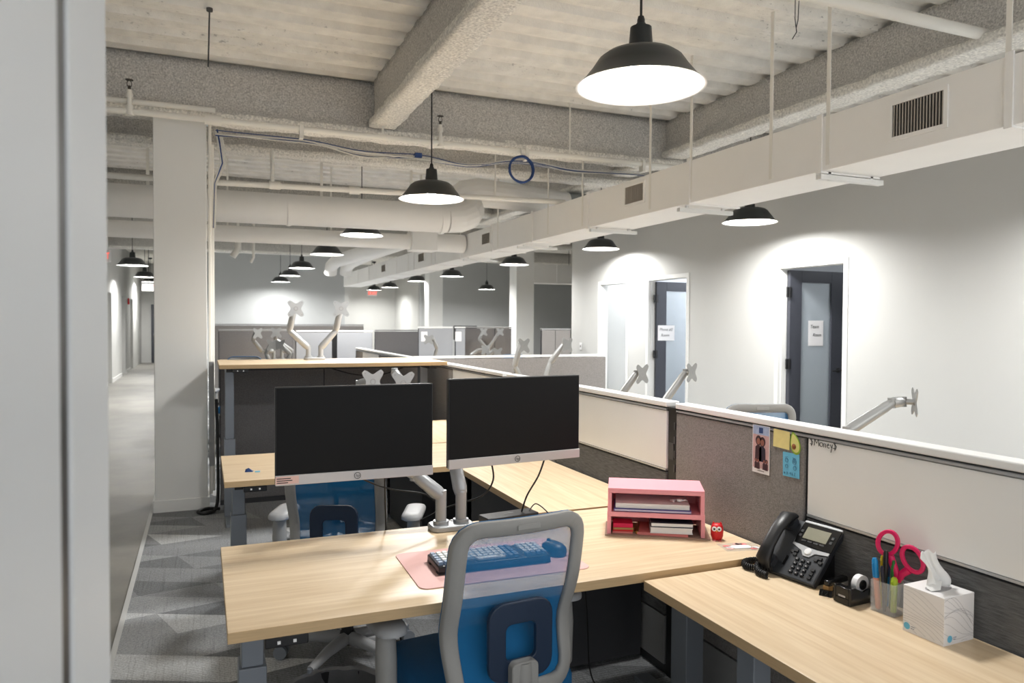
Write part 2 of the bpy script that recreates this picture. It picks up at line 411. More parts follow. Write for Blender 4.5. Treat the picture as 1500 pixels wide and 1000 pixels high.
# small rooms behind the doorways
for y in (3.6, 7.3, 9.25):
    struct(MB().box(XW+WT, 8.6, y, y+.1, 0, 2.75).build('wall_room_divider', 'room_paint', smooth=0), 'pale wall between the small rooms')
struct(MB().box(8.6, 8.7, 3.6, 11.3, 0, 2.75).build('wall_room_back', 'room_paint', smooth=0), 'pale back wall of the small rooms')
struct(MB().box(XW+WT, 8.7, 3.6, 11.3, 2.75, 2.8).build('ceiling_rooms', 'wall_paint', smooth=0), 'flat ceiling of the small rooms')
for y, x, p in ((5.3, 7.4, 14), (8.3, 7.4, 60), (10.2, 7.4, 75)):
    lt = thing('ceiling_light', 'flush round ceiling light in the small room %s' % {5.3: 'behind the nearest door', 8.3: 'behind the middle door', 10.2: 'behind the open doorway'}[y], 'ceiling light', (x, y, 2.75))
    MB().lathe([(0, -.05), (.12, -.05), (.15, -.03), (.15, 0)], 24).build('diffuser', 'shade_inner', lt)
    ld = bpy.data.lights.new('room_lamp', 'POINT'); ld.energy = p; ld.color = (.94, .97, 1); ld.shadow_soft_size = .1
    lo = bpy.data.objects.new('room_lamp', ld); COL.objects.link(lo); lo.parent = lt; lo.location = (0, 0, -.17)
# door leaves, swung ninety degrees into the rooms
for i, (a, b) in enumerate(DO[:2]):
    d = struct(MB().box(0, 0, 0, 0, 0, 0).build('door_%d' % (i+1), 'door_dark'), ['dark framed glass door standing open, nearest the desks', 'dark framed glass door standing open, further along'][i])
    d.data.clear_geometry(); x0 = XW+.095; x1 = x0+.76; yb = b-.02; yf = yb-.045; st = .165
    mb = MB().box(x0, x0+st, yf, yb, .01, 2.12).box(x1-st, x1, yf, yb, .01, 2.12).box(x0+st, x1-st, yf, yb, 1.99, 2.12).box(x0+st, x1-st, yf, yb, .01, .26)
    mb.build('door_frame', 'door_dark', d, smooth=0, bevel=.003)
    MB().box(x0+st, x1-st, yf+.018, yf+.026, .26, 1.99).build('glass_pane', 'door_glass', d, smooth=0)
    for z in (.32, 1.1, 1.88):
        MB().box(x0-.045, x0+.02, yf-.006, yf+.01, z-.055, z+.055).tube([(x0-.012, yf-.008, z-.06), (x0-.012, yf-.008, z+.06)], .009, 8).build('hinge', 'black_plastic', d)
    h = MB().lathe([(0, 0), (.028, 0), (.028, .012), (.012, .016), (.012, .05), (0, .05)], 20, TR((x1-.06, yf, 1.02)) @ RX(PI/2))
    h.tube([(x1-.06, yf-.045, 1.02), (x1-.11, yf-.047, 1.02), (x1-.18, yf-.045, 1.015)], [.011, .01, .008], 10).build('handle', 'black_plastic', d)
    # paper sign taped to the door, hand lettered
    sg = thing('paper_sign', ['white paper sheet hand lettered Team Room taped to door glass', 'white paper sheet hand lettered Phone #2 Room taped to dark door'][i], 'sign', (0, 0, 0))
    cx, cz, sw, sh = ((x0+.385, 1.435, .215, .28), (x0+.16, 1.40, .28, .215))[i]
    yy = yf-.003 if i else yf+.016
    MB().box(cx-sw/2, cx+sw/2, yy-.0012, yy, cz-sh/2, cz+sh/2).build('sheet', 'paper', sg, smooth=0)
    F = lambda px, pz: TR((px, yy-.002, pz)) @ RX(PI/2)
    lines = ([('Team', -.085, .055, .055), ('Room', -.045, -.035, .05)], [('Phone #2', -.115, .03, .056), ('Room', -.09, -.05, .056)])[i]
    for s, ox, oz, sz in lines: text(s, sz, 'lettering', 'ink', sg, F(cx+ox, cz+oz), shear=.25, extrude=.0003)
sw = thing('light_switch', 'small white light switch on the wall end', 'switch', (XW-.004, 10.95, 1.15))
MB().box(-.006, 0, -.035, .035, -.058, .058).build('plate', 'white_plastic', sw, bevel=.002); MB().box(-.011, -.006, -.008, .008, -.016, .016).build('toggle', 'black_plastic', sw)
ol = thing('wall_outlet', 'white outlet plate seen through the glass door', 'outlet', (8.597, 6.5, .42))
MB().box(-.006, 0, -.035, .035, -.058, .058).build('plate', 'white_plastic', ol, bevel=.002)
for z in (-.022, .022): MB().box(-.008, -.006, -.012, .012, z-.014, z+.014).build('socket', 'base_grey', ol)

# far walls
struct(MB().box(-1.0, 4.02, 23, 23.15, 0, ZC).build('wall_back', 'wall_grey', smooth=0), 'grey back wall with light scallops')
struct(MB().box(4.02, 4.15, 23, 27, 0, ZC).build('wall_back_return', 'wall_paint', smooth=0), 'white wall turning the corner')
struct(MB().box(4.0, 6.6, 27, 27.15, 0, ZC).build('wall_back_end', 'wall_paint', smooth=0), 'bright white end wall')
struct(MB().box(6.55, 6.7, 23.8, 27, 0, ZC).build('wall_end_side', 'wall_paint', smooth=0), 'white side wall at the far end')
struct(MB().box(6.6, 13, 23.6, 23.8, 0, ZC).build('wall_back_right', 'wall_grey', smooth=0), 'back wall at the right, greyed for its lack of light')
struct(MB().box(12.9, 13, 11, 24, 0, ZC).build('wall_far_right', 'wall_grey', smooth=0), 'grey side wall far right')
struct(MB().box(XW, 13, 11.2, 11.3, 0, ZC).build('wall_office_end', 'wall_paint', smooth=0), 'white end of the office block')
# corridor on the left
mb = MB(); yy = -1.5
for a, b in ((19.6, 20.5), (23.0, 24.0), (25.6, 26.5)):
    mb.box(XL-.12, XL, yy, a, 0, ZC); mb.box(XL-.12, XL, a, b, 2.2, ZC); mb.box(XL-.4, XL-.35, a-.3, b+.3, 0, 2.3); yy = b
mb.box(XL-.12, XL, yy, 30, 0, ZC)
struct(mb.build('wall_left', 'wall_paint', smooth=0), 'white corridor wall with doorways')
struct(MB().box(XL, XL+.014, -1.5, 19.5, 0, .1).box(XL, XL+.014, 20.6, 22.9, 0, .1).box(XL, XL+.014, 24.1, 25.5, 0, .1).build('baseboard_left', 'trim_white', smooth=0), 'white corridor baseboard')
struct(MB().box(XL, -1.0, 30, 30.1, 0, ZC).build('wall_corridor_end', 'wall_paint', smooth=0), 'end wall of the corridor')
struct(MB().box(-1.0, -.9, 23, 30, 0, ZC).build('wall_corridor_side', 'wall_paint', smooth=0), 'right hand corridor wall')
dd = struct(MB().box(-1.72, -1.02, 29.93, 29.99, 0, 2.12).build('door_3', 'door_dark', bevel=.01), 'dark door at the corridor end')
MB().box(-1.65, -1.6, 29.88, 29.93, 1.0, 1.06).build('door_handle', 'silver', dd)
# door jamb close to the camera (left edge of the view)
struct(MB().box(-.3, -.1, -.5, .655, 0, ZC).build('wall_near', 'jamb_paint', smooth=0, bevel=.004), 'pale wall beside the camera')
struct(MB().box(-.3, -.101, .655, .692, 0, ZC).build('trim_5', 'black_plastic', smooth=0), 'flush dark strip for the shade of a gap beside the camera')  # flush black strip in place of a recess, its shade given by colour
struct(MB().box(-.3, -.098, .692, .945, 0, ZC).build('trim_6', 'jamb_paint', smooth=0, bevel=.004), 'white door jamb beside the camera')

# ------------------------------------------------------------------ pendant lamps
def make_pendant():
    t = thing('pendant_lamp', 'x', 'pendant lamp')
    R = .27
    prof = [(.05, .152), (.10, .146), (.145, .134), (.175, .112), (.202, .072), (.242, .022), (R-.005, .004), (R, 0)]
    MB().lathe(prof, 40).build('shade', 'black_shade', t, smooth=50)
    MB().lathe([(r-.004, z-.003) for r, z in prof[:-1]]+[(R-.003, .0005), (R, 0)], 40).build('shade_lining', 'shade_inner', t, smooth=50)
    MB().lathe([(0, .262), (.02, .262), (.022, .25), (.044, .246), (.051, .16), (.056, .148), (0, .148)], 24).build('socket', 'black_shade', t)
    MB().lathe([(0, .292), (.012, .292), (.016, .277), (.016, .262), (0, .262)], 16).build('strain_relief', 'black_plastic', t)
    MB().lathe([(0, .035), (.03, .04), (.052, .065), (.05, .09), (.03, .118), (.02, .125)], 20).build('bulb', 'bulb', t)
    return t
pend0 = make_pendant(); pend_used = [False]
def pendant(p, label, canopy=None, group='black pendant lamps'):
    if not pend_used[0]: t = pend0; t.location = p; pend_used[0] = True
    else: t = dup(pend0, p)
    t['label'] = label; t['group'] = group
    top = (canopy or ZC)-p[2]
    MB().tube([(0, 0, .288), (0, 0, top-.03)], .0055, 8).build('cord', 'black_plastic', t)
    MB().lathe([(0, top), (.065, top), (.066, top-.02), (.05, top-.045), (.018, top-.055), (.012, top-.075), (0, top-.075)], 24).build('canopy', 'black_plastic', t)
    ld = bpy.data.lights.new('lamp', 'AREA'); ld.shape = 'DISK'; ld.size = .37; ld.energy = LAMP_W; ld.color = LAMP_COL   # LED disc inside the shade
    lo = bpy.data.objects.new('lamp', ld); COL.objects.link(lo); lo.parent = t; lo.location = (0, 0, .06)
    return t
ZR = 2.57
def pd(px, py, wpx): v = at_d(px, py, .54*FPX/wpx); return v
A = [(938, 128, 190, 'large black pendant lamp hanging over the phone desk', None), (632, 292, 96, 'black pendant lamp with long cord hanging beside the ceiling beam', 3.5),
     (530, 345, 63, 'black pendant lamp in front of the lower round duct', None), (479, 373, 49, 'black pendant lamp just under the lower round duct', None),
     (442, 393, 38, 'small black pendant lamp, first of three before the grey wall', None), (425, 404, 31, 'small black pendant lamp, middle of three before the grey wall', None), (411, 413, 28, 'small black pendant lamp, nearest the grey wall', None)]
for px, py, wd, lb, cz in A: pendant(pd(px, py, wd), lb, cz)
Bn = [(1098, 326, 79), (880, 365, 55), (753, 388, 44), (662, 405, 35.5), (611, 412, 30), (571, 421, 26), (548, 425, 23), (529, 428, 21)]
Bl = ['above the open door with the Team Room sheet', 'above the two farther doorways', 'below the square duct near the office wall end', 'between the white column and the small vent', 'left of the far white column', 'before the bright end wall', 'beside the far exit sign', 'farthest along the square duct']
for (px, py, wd), lb in zip(Bn, Bl): pendant(pd(px, py, wd), 'black pendant lamp '+lb)
for (px, py, wd), lb in zip([(713, 424, 26), (833, 411, 30)], ['in the far area behind the white columns', 'peeking out past the office wall end']): pendant(pd(px, py, wd), 'small black pendant lamp '+lb)
for (px, py, wd), lb in zip([(194, 389, 43), (212, 406, 31), (220, 413, 24)], ['nearest of three along the corridor', 'middle of three along the corridor', 'last of three along the corridor']): pendant(pd(px, py, wd), 'black pendant lamp, '+lb)
# unseen pendants added for their light, carrying on the row by the wall
for x, y, lb in ((5.05, 2.6, 'added out of view for light by the office wall, next before the Team Room door'), (5.05, -.7, 'added out of view for light by the office wall, first of its row')):
    pendant((x, y, ZR), 'black pendant lamp '+lb)

# ------------------------------------------------------------------ square duct
DX0, DX1, DZ0, DZ1 = 3.5, 3.97, 2.468, 2.797
du = thing('square_duct', 'long white painted square air duct with grilles along the desks', 'air duct', (0, 0, 0))
MB().box(DX0, DX1, -.5, 20.2, DZ0, DZ1).build('duct_body', 'duct_paint', du, smooth=0, bevel=.004)
for y in (1.0, 2.35, 3.51, 4.84, 6.48, 7.82, 9.1, 10.4, 11.7, 13.0, 14.3, 15.6, 16.9, 18.2):
    MB().box(DX0-.012, DX0-.0004, y-.02, y+.02, DZ0-.012, DZ1+.015).box(DX0-.0004, DX1+.01, y-.02, y+.02, DZ0-.012, DZ0-.0004).build('flange_seam', 'duct_paint', du, smooth=0)
for y in (1.05, 2.36, 3.45, 3.94, 4.82, 5.39, 6.6, 7.4, 8.9, 10.4, 11.9, 13.4):
    MB().box(DX0-.003, DX0+.003, y-.014, y+.014, DZ1-.3, ZC).build('hanger_strap', 'pipe_paint', du, smooth=0)
for y in (3.5, 4.95, 6.4, 8.2, 10.2):
    o = MB().box(DX0-.02, DX1+.03, y-.02, y+.02, DZ0-.05, DZ0-.02).box(DX0+.05, DX0+.07, y-.01, y+.01, DZ0-.05, DZ0).box(DX1-.07, DX1-.05, y-.01, y+.01, DZ0-.05, DZ0).build('support_channel', 'trim_white', du, smooth=0)
for y0, y1, z0, z1 in ((2.66, 3.01, 2.535, 2.752), (5.46, 5.80, 2.568, 2.762), (9.15, 9.49, 2.56, 2.74), (12.3, 12.7, 2.56, 2.74), (15.2, 15.6, 2.56, 2.74)):
    g = MB(); M = TR((DX0, 0, 0))
    yc, zc, hw, hh = (y0+y1)/2, (z0+z1)/2, (y1-y0)/2, (z1-z0)/2
    g.box(-.012, -.0005, y0, y1, z1-.022, z1, M=M).box(-.012, -.0005, y0, y1, z0, z0+.022, M=M).box(-.012, -.0005, y0, y0+.022, z0+.022, z1-.022, M=M).box(-.012, -.0005, y1-.022, y1, z0+.022, z1-.022, M=M)
    gr = g.build('grille', 'duct_paint', du, smooth=0)
    MB().box(DX0-.003, DX0-.001, y0+.02, y1-.02, z0+.02, z1-.02).build('grille_back', 'grille_dark', gr, smooth=0)
    n = 17 if y0 < 6 else 9
    sl = None
    for k in range(n):
        y = y0+.03+(y1-y0-.06)*k/(n-1)
        if sl is None:
            sl = MB().box(-.010, 0, -.003, .003, z0+.02, z1-.02).build('slat', 'grille', gr, smooth=0, loc=(DX0-.001, y, 0)); sl.rotation_euler.z = .35
        else:
            c = sl.copy(); COL.objects.link(c); c.location = (DX0-.001, y, 0)
d2 = thing('square_duct', 'second square duct far back, crossing behind the white columns', 'air duct')
MB().box(7.0, 12.5, 16.4, 16.9, 2.5, 2.95).build('duct_body', 'duct_paint', d2, smooth=0)
for x in (8, 9.3, 10.6): MB().box(x, x+.03, 16.38, 16.4, 2.49, 2.96).build('flange_seam', 'duct_paint', d2, smooth=0)
for x in (8.5, 10.5): MB().box(x, x+.02, 16.6, 16.62, 2.95, ZC).build('hanger_strap', 'pipe_paint', d2, smooth=0)

# ------------------------------------------------------------------ round ducts
rd = thing('round_duct', 'big white round air duct with an elbow, crossing under the beams', 'air duct')
YR, RR = 8.3, .165
MB().tube([(-3.6, YR, 2.70), (2.62, YR, 2.735)], RR, 32).build('duct_run', 'duct_paint', rd, smooth=40)
el = [(2.62, YR, 2.735), (2.78, YR+.01, 2.75), (2.9, YR+.06, 2.80), (2.97, YR+.16, 2.87), (3.0, YR+.3, 2.95)]
MB().tube(el, [RR, RR*1.02, RR*1.04, RR*1.04, RR*1.02], 16).build('elbow', 'duct_paint', rd, smooth=20)
MB().tube([(2.84, YR+.36, 3.02), (2.95, YR+.34, 3.09), (3.12, YR+.3, 3.12), (3.5, YR+.28, 3.10), (4.3, YR+.26, 3.04)], [RR*.9, RR*1.05, RR*1.08, RR, RR], 16).build('branch', 'duct_paint', rd, smooth=20)
MB().tube([(4.3, YR+.26, 3.04), (4.9, YR+.26, 3.02)], RR*1.01, 24).build('bare_end', 'galv', rd, smooth=40)
for x in (-.9, .85, 2.55): MB().tube([(x-.02, YR, 2.72), (x+.02, YR, 2.722)], RR+.006, 32).build('joint_band', 'duct_paint', rd, smooth=40)
for x in (-.5, 1.2, 2.2): MB().box(x-.015, x+.015, YR-.002, YR+.002, 2.85, ZC).build('hanger_strap', 'pipe_paint', rd, smooth=0)
r2 = thing('round_duct', 'lower round air duct with a boxed collar behind the big one', 'air duct')
Y2 = 10.2
MB().tube([(-3.6, Y2, 2.635), (2.75, Y2, 2.655)], .105, 28).build('duct_run', 'duct_paint', r2, smooth=40)
MB().box(2.68, 3.05, Y2-.14, Y2+.14, 2.53, 2.80).build('collar_box', 'duct_paint', r2, bevel=.01)
MB().tube([(3.05, Y2, 2.665), (3.48, Y2, 2.66)], .13, 24).build('stub', 'duct_paint', r2, smooth=40)
MB().tube([(2.85, Y2, 2.8), (2.85, Y2, ZC)], .02, 10).build('hanger_rod', 'pipe_paint', r2)
for x in (.3, 1.6): MB().box(x-.012, x+.012, Y2-.002, Y2+.002, 2.73, ZC).build('hanger_strap', 'pipe_paint', r2, smooth=0)
r3 = thing('round_duct', 'twin slanting branch duct with elbows before the grey wall', 'air duct')
for dx in (0, .32):
    MB().tube([(3.3, 13.0, 2.95), (2.8+dx*.6, 14.6, 2.85), (2.55+dx, 15.6, 2.78), (2.5+dx, 15.9, 2.7), (2.5+dx, 16.0, 2.55)], .13, 16).build('branch', 'duct_paint', r3, smooth=40)
MB().tube([(3.1, 15.2, 2.85), (3.1, 15.2, ZC)], .015, 8).build('hanger_rod', 'pipe_paint', r3)

# ------------------------------------------------------------------ pipes
def pipe(label, pts, r, extra=None, name='ceiling_pipe', m='pipe_paint'):
    t = thing(name, label, 'pipe'); MB().tube(pts, r, 14).build('pipe_run', m, t, smooth=50)
    return t
def sprinkler(t, x, y, z):
    MB().tube([(x, y, z), (x, y, z+.16)], .018, 12).tube([(x, y, z-.03), (x, y, z+.04)], .03, 12).tube([(x, y, z+.10), (x, y, z+.13)], .026, 12).build('riser', 'pipe_paint', t, smooth=50)
    h = MB().tube([(x, y, z+.16), (x, y, z+.19)], .011, 10); h.lathe([(0, .232), (.028, .232), (.028, .236), (0, .236)], 16, TR((x, y, z)))
    h.tube([(x-.014, y, z+.185), (x-.016, y, z+.21), (x-.006, y, z+.232)], .003, 6).tube([(x+.014, y, z+.185), (x+.016, y, z+.21), (x+.006, y, z+.232)], .003, 6).build('sprinkler_head', 'sprinkler', t)
p1 = pipe('white sprinkler main pipe crossing in front of the column beam', [(-3.6, 6.3, 3.098), (5.7, 6.3, 3.10)], .024)
sprinkler(p1, -.5, 6.3, 3.1); sprinkler(p1, 1.93, 6.3, 3.1)
MB().tube([(.02, 6.3, 3.1), (.14, 6.3, 3.1)], .04, 14).build('coupling', 'pipe_paint', p1, smooth=50)
for x in (.75, 2.75, 4.0):
    MB().box(x-.015, x+.015, 6.265, 6.335, 3.02, 3.13).build('clip', 'pipe_paint', p1, smooth=0)
MB().tube([(1.42, 6.3, 3.12), (1.42, 6.3, 3.22)], .008, 8).tube([(3.2, 6.3, 3.12), (3.2, 6.3, ZC)], .008, 8).build('hanger_rod', 'pipe_paint', p1)
p1b = pipe('thin white pipe running just above the sprinkler main', [(-3.6, 6.36, 3.19), (.1, 6.36, 3.19)], .02)
p2 = pipe('white pipe with couplings in front of the big round duct', [(-3.6, 7.2, 2.75), (.13, 7.2, 2.77), (3.6, 7.2, 2.83)], .026)
for x in (.62, 1.35, 1.95): MB().tube([(x-.05, 7.2, 2.775+.01*x), (x+.05, 7.2, 2.777+.01*x)], .037, 14).build('coupling', 'pipe_paint', p2, smooth=50)
MB().tube([(.6, 7.2, 2.78), (.6, 7.2, 2.95), (.6, 7.3, 3.12)], .02, 10).tube([(2.8, 7.2, 2.8), (2.8, 7.2, ZC)], .009, 8).build('hanger_rod', 'pipe_paint', p2)
p3 = pipe('thin grey pipe high under the second cross beam', [(.2, 8.0, 3.22), (4.5, 8.0, 3.24)], .012, m='galv')
for x in (.5, 1.3, 2.3, 2.5): MB().box(x-.02, x+.02, 7.97, 8.03, 3.19, 3.27).build('clamp', 'pipe_paint', p3, smooth=0)
MB().tube([(1.1, 8.0, 3.22), (1.1, 8.0, ZC)], .006, 6).build('hanger_rod', 'pipe_paint', p3)
p4 = pipe('thick white pipe crossing near the ceiling above the big grille', [(2.9, 3.12, 3.30), (5.79, 3.12, 3.30)], .035)
MB().tube([(3.05, 3.12, 3.3), (3.05, 3.12, ZC)], .007, 6).tube([(5.0, 3.12, 3.3), (5.0, 3.12, ZC)], .007, 6).build('hanger_rod', 'pipe_paint', p4)
p5 = pipe('white conduit stub hanging under the round ducts beside the column', [(.5, 12.0, 2.9), (.5, 12.0, 2.62), (.42, 12.0, 2.5)], .05)
MB().tube([(.5, 12.0, 2.9), (.5, 12.0, ZC)], .02, 8).tube([(.72, 12.0, ZC), (.72, 12.0, 2.5), (.68, 12, 2.42)], .022, 8).build('hanger_rod', 'pipe_paint', p5)
rod = thing('hanging_rod', 'thin threaded rod hanging from the deck before the column', 'rod', (0, 0, 0))
MB().tube([tuple(at_z(307, 12, ZC)), tuple(at_z(307, 12, ZC)+Vector((-.01, .02, -.38)))], .005, 8).build('rod', 'dark_steel', rod); MB().lathe([(0, 0), (.02, 0), (.02, -.02), (0, -.02)], 12, TR(at_z(307, 12, ZC))).build('anchor', 'dark_steel', rod)
wr = thing('hanging_wire', 'thin loose wire loop dangling from the deck near the big lamp', 'wire')
q = at_z(1165, 0, ZC); MB().tube([q, q+Vector((.0, 0, -.12)), q+Vector((.015, 0, -.2)), q+Vector((-.02, 0, -.25))], .003, 6).tube([q+Vector((.03, 0, 0)), q+Vector((.025, 0, -.12)), q+Vector((.012, 0, -.17))], .003, 6).build('wire', 'dark_steel', wr)
# cable bundles
cb = thing('cable_bundle', 'loose white and blue data cables slung below the sprinkler pipe', 'cables')
for k in range(9):
    pts = []; x = .1; y = 6.38+.02*random.uniform(-1, 1)
    nodes = [(.1, 3.03), (.75, 3.03), (1.3, 2.96), (1.75, 2.985), (2.2, 2.96), (2.75, 3.04), (3.3, 2.98), (4.0, 3.03), (4.3, 3.0)]
    pts = [(a, y, z+random.uniform(-.03, .02)) for a, z in nodes]
    sm = []
    for i in range(len(pts)-1):
        for s in range(5):
            u = s/5; u2 = u*u*(3-2*u); sm.append((pts[i][0]+(pts[i+1][0]-pts[i][0])*u, y, pts[i][2]+(pts[i+1][2]-pts[i][2])*u2))
    sm.append(pts[-1]); MB().tube(sm, .004, 5).build('cable', 'cable_blue' if k in (2, 5, 7) else 'cable_white', cb)
MB().box(1.72, 1.78, 6.35, 6.42, 2.97, 3.01).build('clip', 'cable_blue', cb)
bc = thing('cable_coil', 'coil of blue data cable hung from the sprinkler pipe', 'cable coil', at_y(764, 248, 6.25))
for k in range(6):
    r = .118+random.uniform(-.008, .008); o = random.uniform(-.012, .012)
    MB().tube([(r*math.cos(a), o, r*1.0*math.sin(a)+random.uniform(-.004, .004)) for a in (2*PI*i/28 for i in range(29))], .0055, 6, False).build('cable', 'cable_blue', bc)
MB().tube([(0, 0, .115), (0, .03, .2)], .006, 6).build('tie', 'cable_white', bc)
cc = thing('cable_drop', 'white and blue cables dropping beside the column top', 'cables')
for k in range(4): MB().tube([(.1+.013*k, 6.43, 3.06), (.12+.013*k, 6.435, 2.95), (.14+.013*k, 6.45, 2.80), (.09+.006*k, 6.6, 2.66), (.08+.006*k, 6.66, 2.3)], .006, 6).build('cable', 'cable_blue' if k == 1 else 'cable_white', cc)
# exit signs
def exit_sign(p, label, rz, sx=1):
    t = thing('exit_sign', label, 'exit sign', p, rz)
    MB().box(-.16, .16, -.02, .02, -.10, .10).build('housing', 'white_plastic', t, bevel=.004)
    MB().box(-.14, .14, -.024, -.02, -.08, .08).build('face', 'white_plastic', t)
    text('EXIT', .15, 'lettering', 'exit_red', t, TR((-.135, -.0245, -.052)) @ RX(PI/2), extrude=.002)
    MB().tube([(0, 0, .1), (0, 0, ZC+.055-p[2])], .01, 8).build('stem', 'dark_steel', t)
exit_sign((-1.50, 14, 2.593), 'red exit sign at the corridor, beside the camera jamb', -.9)
exit_sign((-1.32, 22, 2.42), 'red exit sign far down the corridor behind the lamps', 0)
exit_sign((5.28, 25, 2.50), 'red exit sign before the bright end wall', 0)
fa = thing('fire_alarm', 'small red fire alarm on the corridor wall', 'fire alarm', (XL, 24.8, 2.1)); MB().box(0, .05, -.06, .06, -.09, .09).build('body', 'red_toy', fa, bevel=.008); MB().box(.05, .06, -.03, .03, -.02, .05).build('strobe', 'white_plastic', fa)

# ------------------------------------------------------------------ partitions
PX0, PX1 = 1.845, 1.905       # spine faces
def spine_bay(y0, y1, ysplit, label, front='board_first'):
    t = thing('partition', label, 'partition', (0, 0, 0), 0, 'low partitions along the desk spine')
    MB().box(PX0+.012, PX1-.012, y0, y1, .0, 1.165).build('core', 'pedestal', t, smooth=0)
    MB().box(PX0-.004, PX1+.004, y0, y1, 1.172, 1.195).build('top_rail', 'rail_white', t, smooth=0, bevel=.004)
    for sx, xa, xb in ((-1, PX0, PX0+.012), (1, PX1-.012, PX1)):
        MB().box(xa, xb, y0+.004, ysplit-.009, .905, 1.155).build('whiteboard_tile', 'whiteboard', t, smooth=0, bevel=.0015)
        MB().box(xa-(.002 if sx < 0 else 0), xb+(.002 if sx > 0 else 0), y0+.004, ysplit-.009, .897, .904).build('tile_trim', 'silver', t, smooth=0)
        MB().box(xa-(.002 if sx < 0 else 0), xb+(.002 if sx > 0 else 0), y0+.004, y1-.004, 1.158, 1.165).build('tile_trim', 'silver', t, smooth=0)
        MB().box(xa, xb, y0+.004, ysplit-.009, .27, .89).build('fabric_tile', 'fabric_band', t, smooth=0, bevel=.002)
        MB().box(xa, xb, ysplit+.009, y1-.004, .27, 1.153).build('fabric_tile', 'fabric', t, smooth=0, bevel=.002)
        for a, b in ((y0+.004, ysplit-.009), (ysplit+.009, y1-.004)):
            MB().box(xa, xb, a, b, .05, .262).build('base_tile', 'base_grey', t, smooth=0, bevel=.002)
    return t
def post(y, label):
    t = thing('partition_post', label, 'post', (0, 0, 0), 0, 'slotted posts between partition bays')
    MB().box(PX0+.006, PX1-.006, y-.028, y+.028, 0, 1.168).build('upright', 'black_plastic', t, smooth=0)
    for z in [.3+.06*i for i in range(14)]:
        MB().box(PX0+.002, PX0+.007, y-.022, y-.012, z, z+.03).build('slot', 'dark_steel', t, smooth=0)
    MB().box(PX0+.003, PX0+.008, y-.008, y+.026, .95, 1.02).build('bracket', 'dark_steel', t, smooth=0)
    MB().box(PX0-.002, PX1+.002, y-.028, y+.028, 1.168, 1.174).build('cap', 'black_plastic', t, smooth=0)
spine_bay(.80, 2.625, 1.89, 'low partition bay with whiteboard and grey fabric beside the phone desk')
post(2.655, 'black slotted post between the whiteboards by the pink organizer')
spine_bay(2.69, 4.515, 3.78, 'low partition bay with whiteboard behind the right monitor')
post(4.545, 'black slotted post behind the right monitor')
spine_bay(4.58, 6.40, 5.67, 'low partition bay beside the raised standing desk')
spine_bay(6.58, 8.36, 7.6, 'low partition bay beyond the raised standing desk')
spine_bay(8.40, 9.75, 9.3, 'last low partition bay before the far taller panels')
def cross_panel(x0, x1, y, h, label, m='fabric', seams=(), thick=.06, group='fabric cross panels', rail=True):
    t = thing('fabric_panel', label, 'partition', (0, 0, 0), 0, group)
    MB().box(x0, x1, y+.012, y+thick-.012, 0, h-.03).build('core', 'pedestal', t, smooth=0)
    xs = [x0]+list(seams)+[x1]
    for a, b in zip(xs, xs[1:]):
        for ya, yb in ((y, y+.012), (y+thick-.012, y+thick)):
            MB().box(a+.005, b-.005, ya, yb, .05, h-.03).build('fabric_tile', m, t, smooth=0, bevel=.002)
    if rail: MB().box(x0, x1, y-.003, y+thick+.003, h-.022, h).build('top_rail', 'rail_white' if rail is True else rail, t, smooth=0, bevel=.003)
    return t
cross_panel(.13, 1.83, 6.56, 1.195, 'grey fabric panel behind the raised standing desk, darkened for shade', 'fabric_dark', (.97,))
cross_panel(1.92, 4.06, 7.08, 1.195, 'grey fabric cross panel behind the far pair of bare monitor arms', 'fabric', (2.98,))
# the taller panels of the next cluster
cross_panel(.19, 1.12, 10.4, 1.425, 'tall dark fabric panel with bare arms before it, left end of the far row', 'fabric_dark', (), rail='base_grey')
cross_panel(1.13, 1.60, 10.1, 1.415, 'tall lit grey fabric panel left of the black gap', 'fabric_lit', ())
cross_panel(1.66, 2.14, 10.1, 1.415, 'tall lit grey fabric panel right of the black gap', 'fabric_lit', ())
pt = thing('panel_post', 'black post between two tall lit grey panels', 'post'); MB().box(1.605, 1.655, 10.11, 10.15, 0, 1.41).build('upright', 'black_plastic', pt); MB().box(1.60, 1.66, 10.10, 10.16, 1.41, 1.416).build('cap', 'black_plastic', pt)
cross_panel(2.5, 3.25, 11.6, 1.41, 'tall dark fabric panel right of the lit grey pair', 'fabric_dark', (), rail='base_grey')
cross_panel(.2, 2.9, 14.5, 1.48, 'long low grey panel far behind the tall panels', 'fabric', (1.5,), rail='base_grey')
cross_panel(3.04, 3.58, 11.0, 1.465, 'tall lit panel with white papers, right of the far chair', 'fabric_lit', ())
cross_panel(3.63, 3.79, 11.0, 1.465, 'narrow tall lit panel beside the dark papers panel', 'fabric_lit', ())
cross_panel(4.12, 5.07, 12.2, 1.46, 'tall dark panel behind the far blue chair', 'fabric_dark', (4.75,), rail='base_grey')
cross_panel(5.15, 5.68, 11.1, 1.44, 'tall grey panel at the office wall end', 'fabric', (5.4,), rail='base_grey')
for k, (px, py) in enumerate(((622, 487), (672, 487))):
    p = at_y(px, py, 10.98); s = thing('pinned_paper', 'white paper pinned on the far light panel, %s' % ('by the column' if k == 0 else 'by the panel seam'), 'paper', (p.x, 10.998, p.z-.06))
    MB().box(-.05, .05, 0, .003, -.075, .075).build('sheet', 'paper', s, smooth=0)
mo = thing('monitor', 'far black monitor edge showing above the light panels', 'monitor', (at_y(682, 475, 12.7).x, 12.7, 0))
MB().box(-.22, .22, 0, .03, 1.22, 1.475).build('panel', 'bezel', mo, bevel=.004); MB().tube([(0, .05, .86), (0, .05, 1.35)], .02, 10).box(-.1, .1, -.05, .12, .86, .872).build('stand', 'silver', mo)

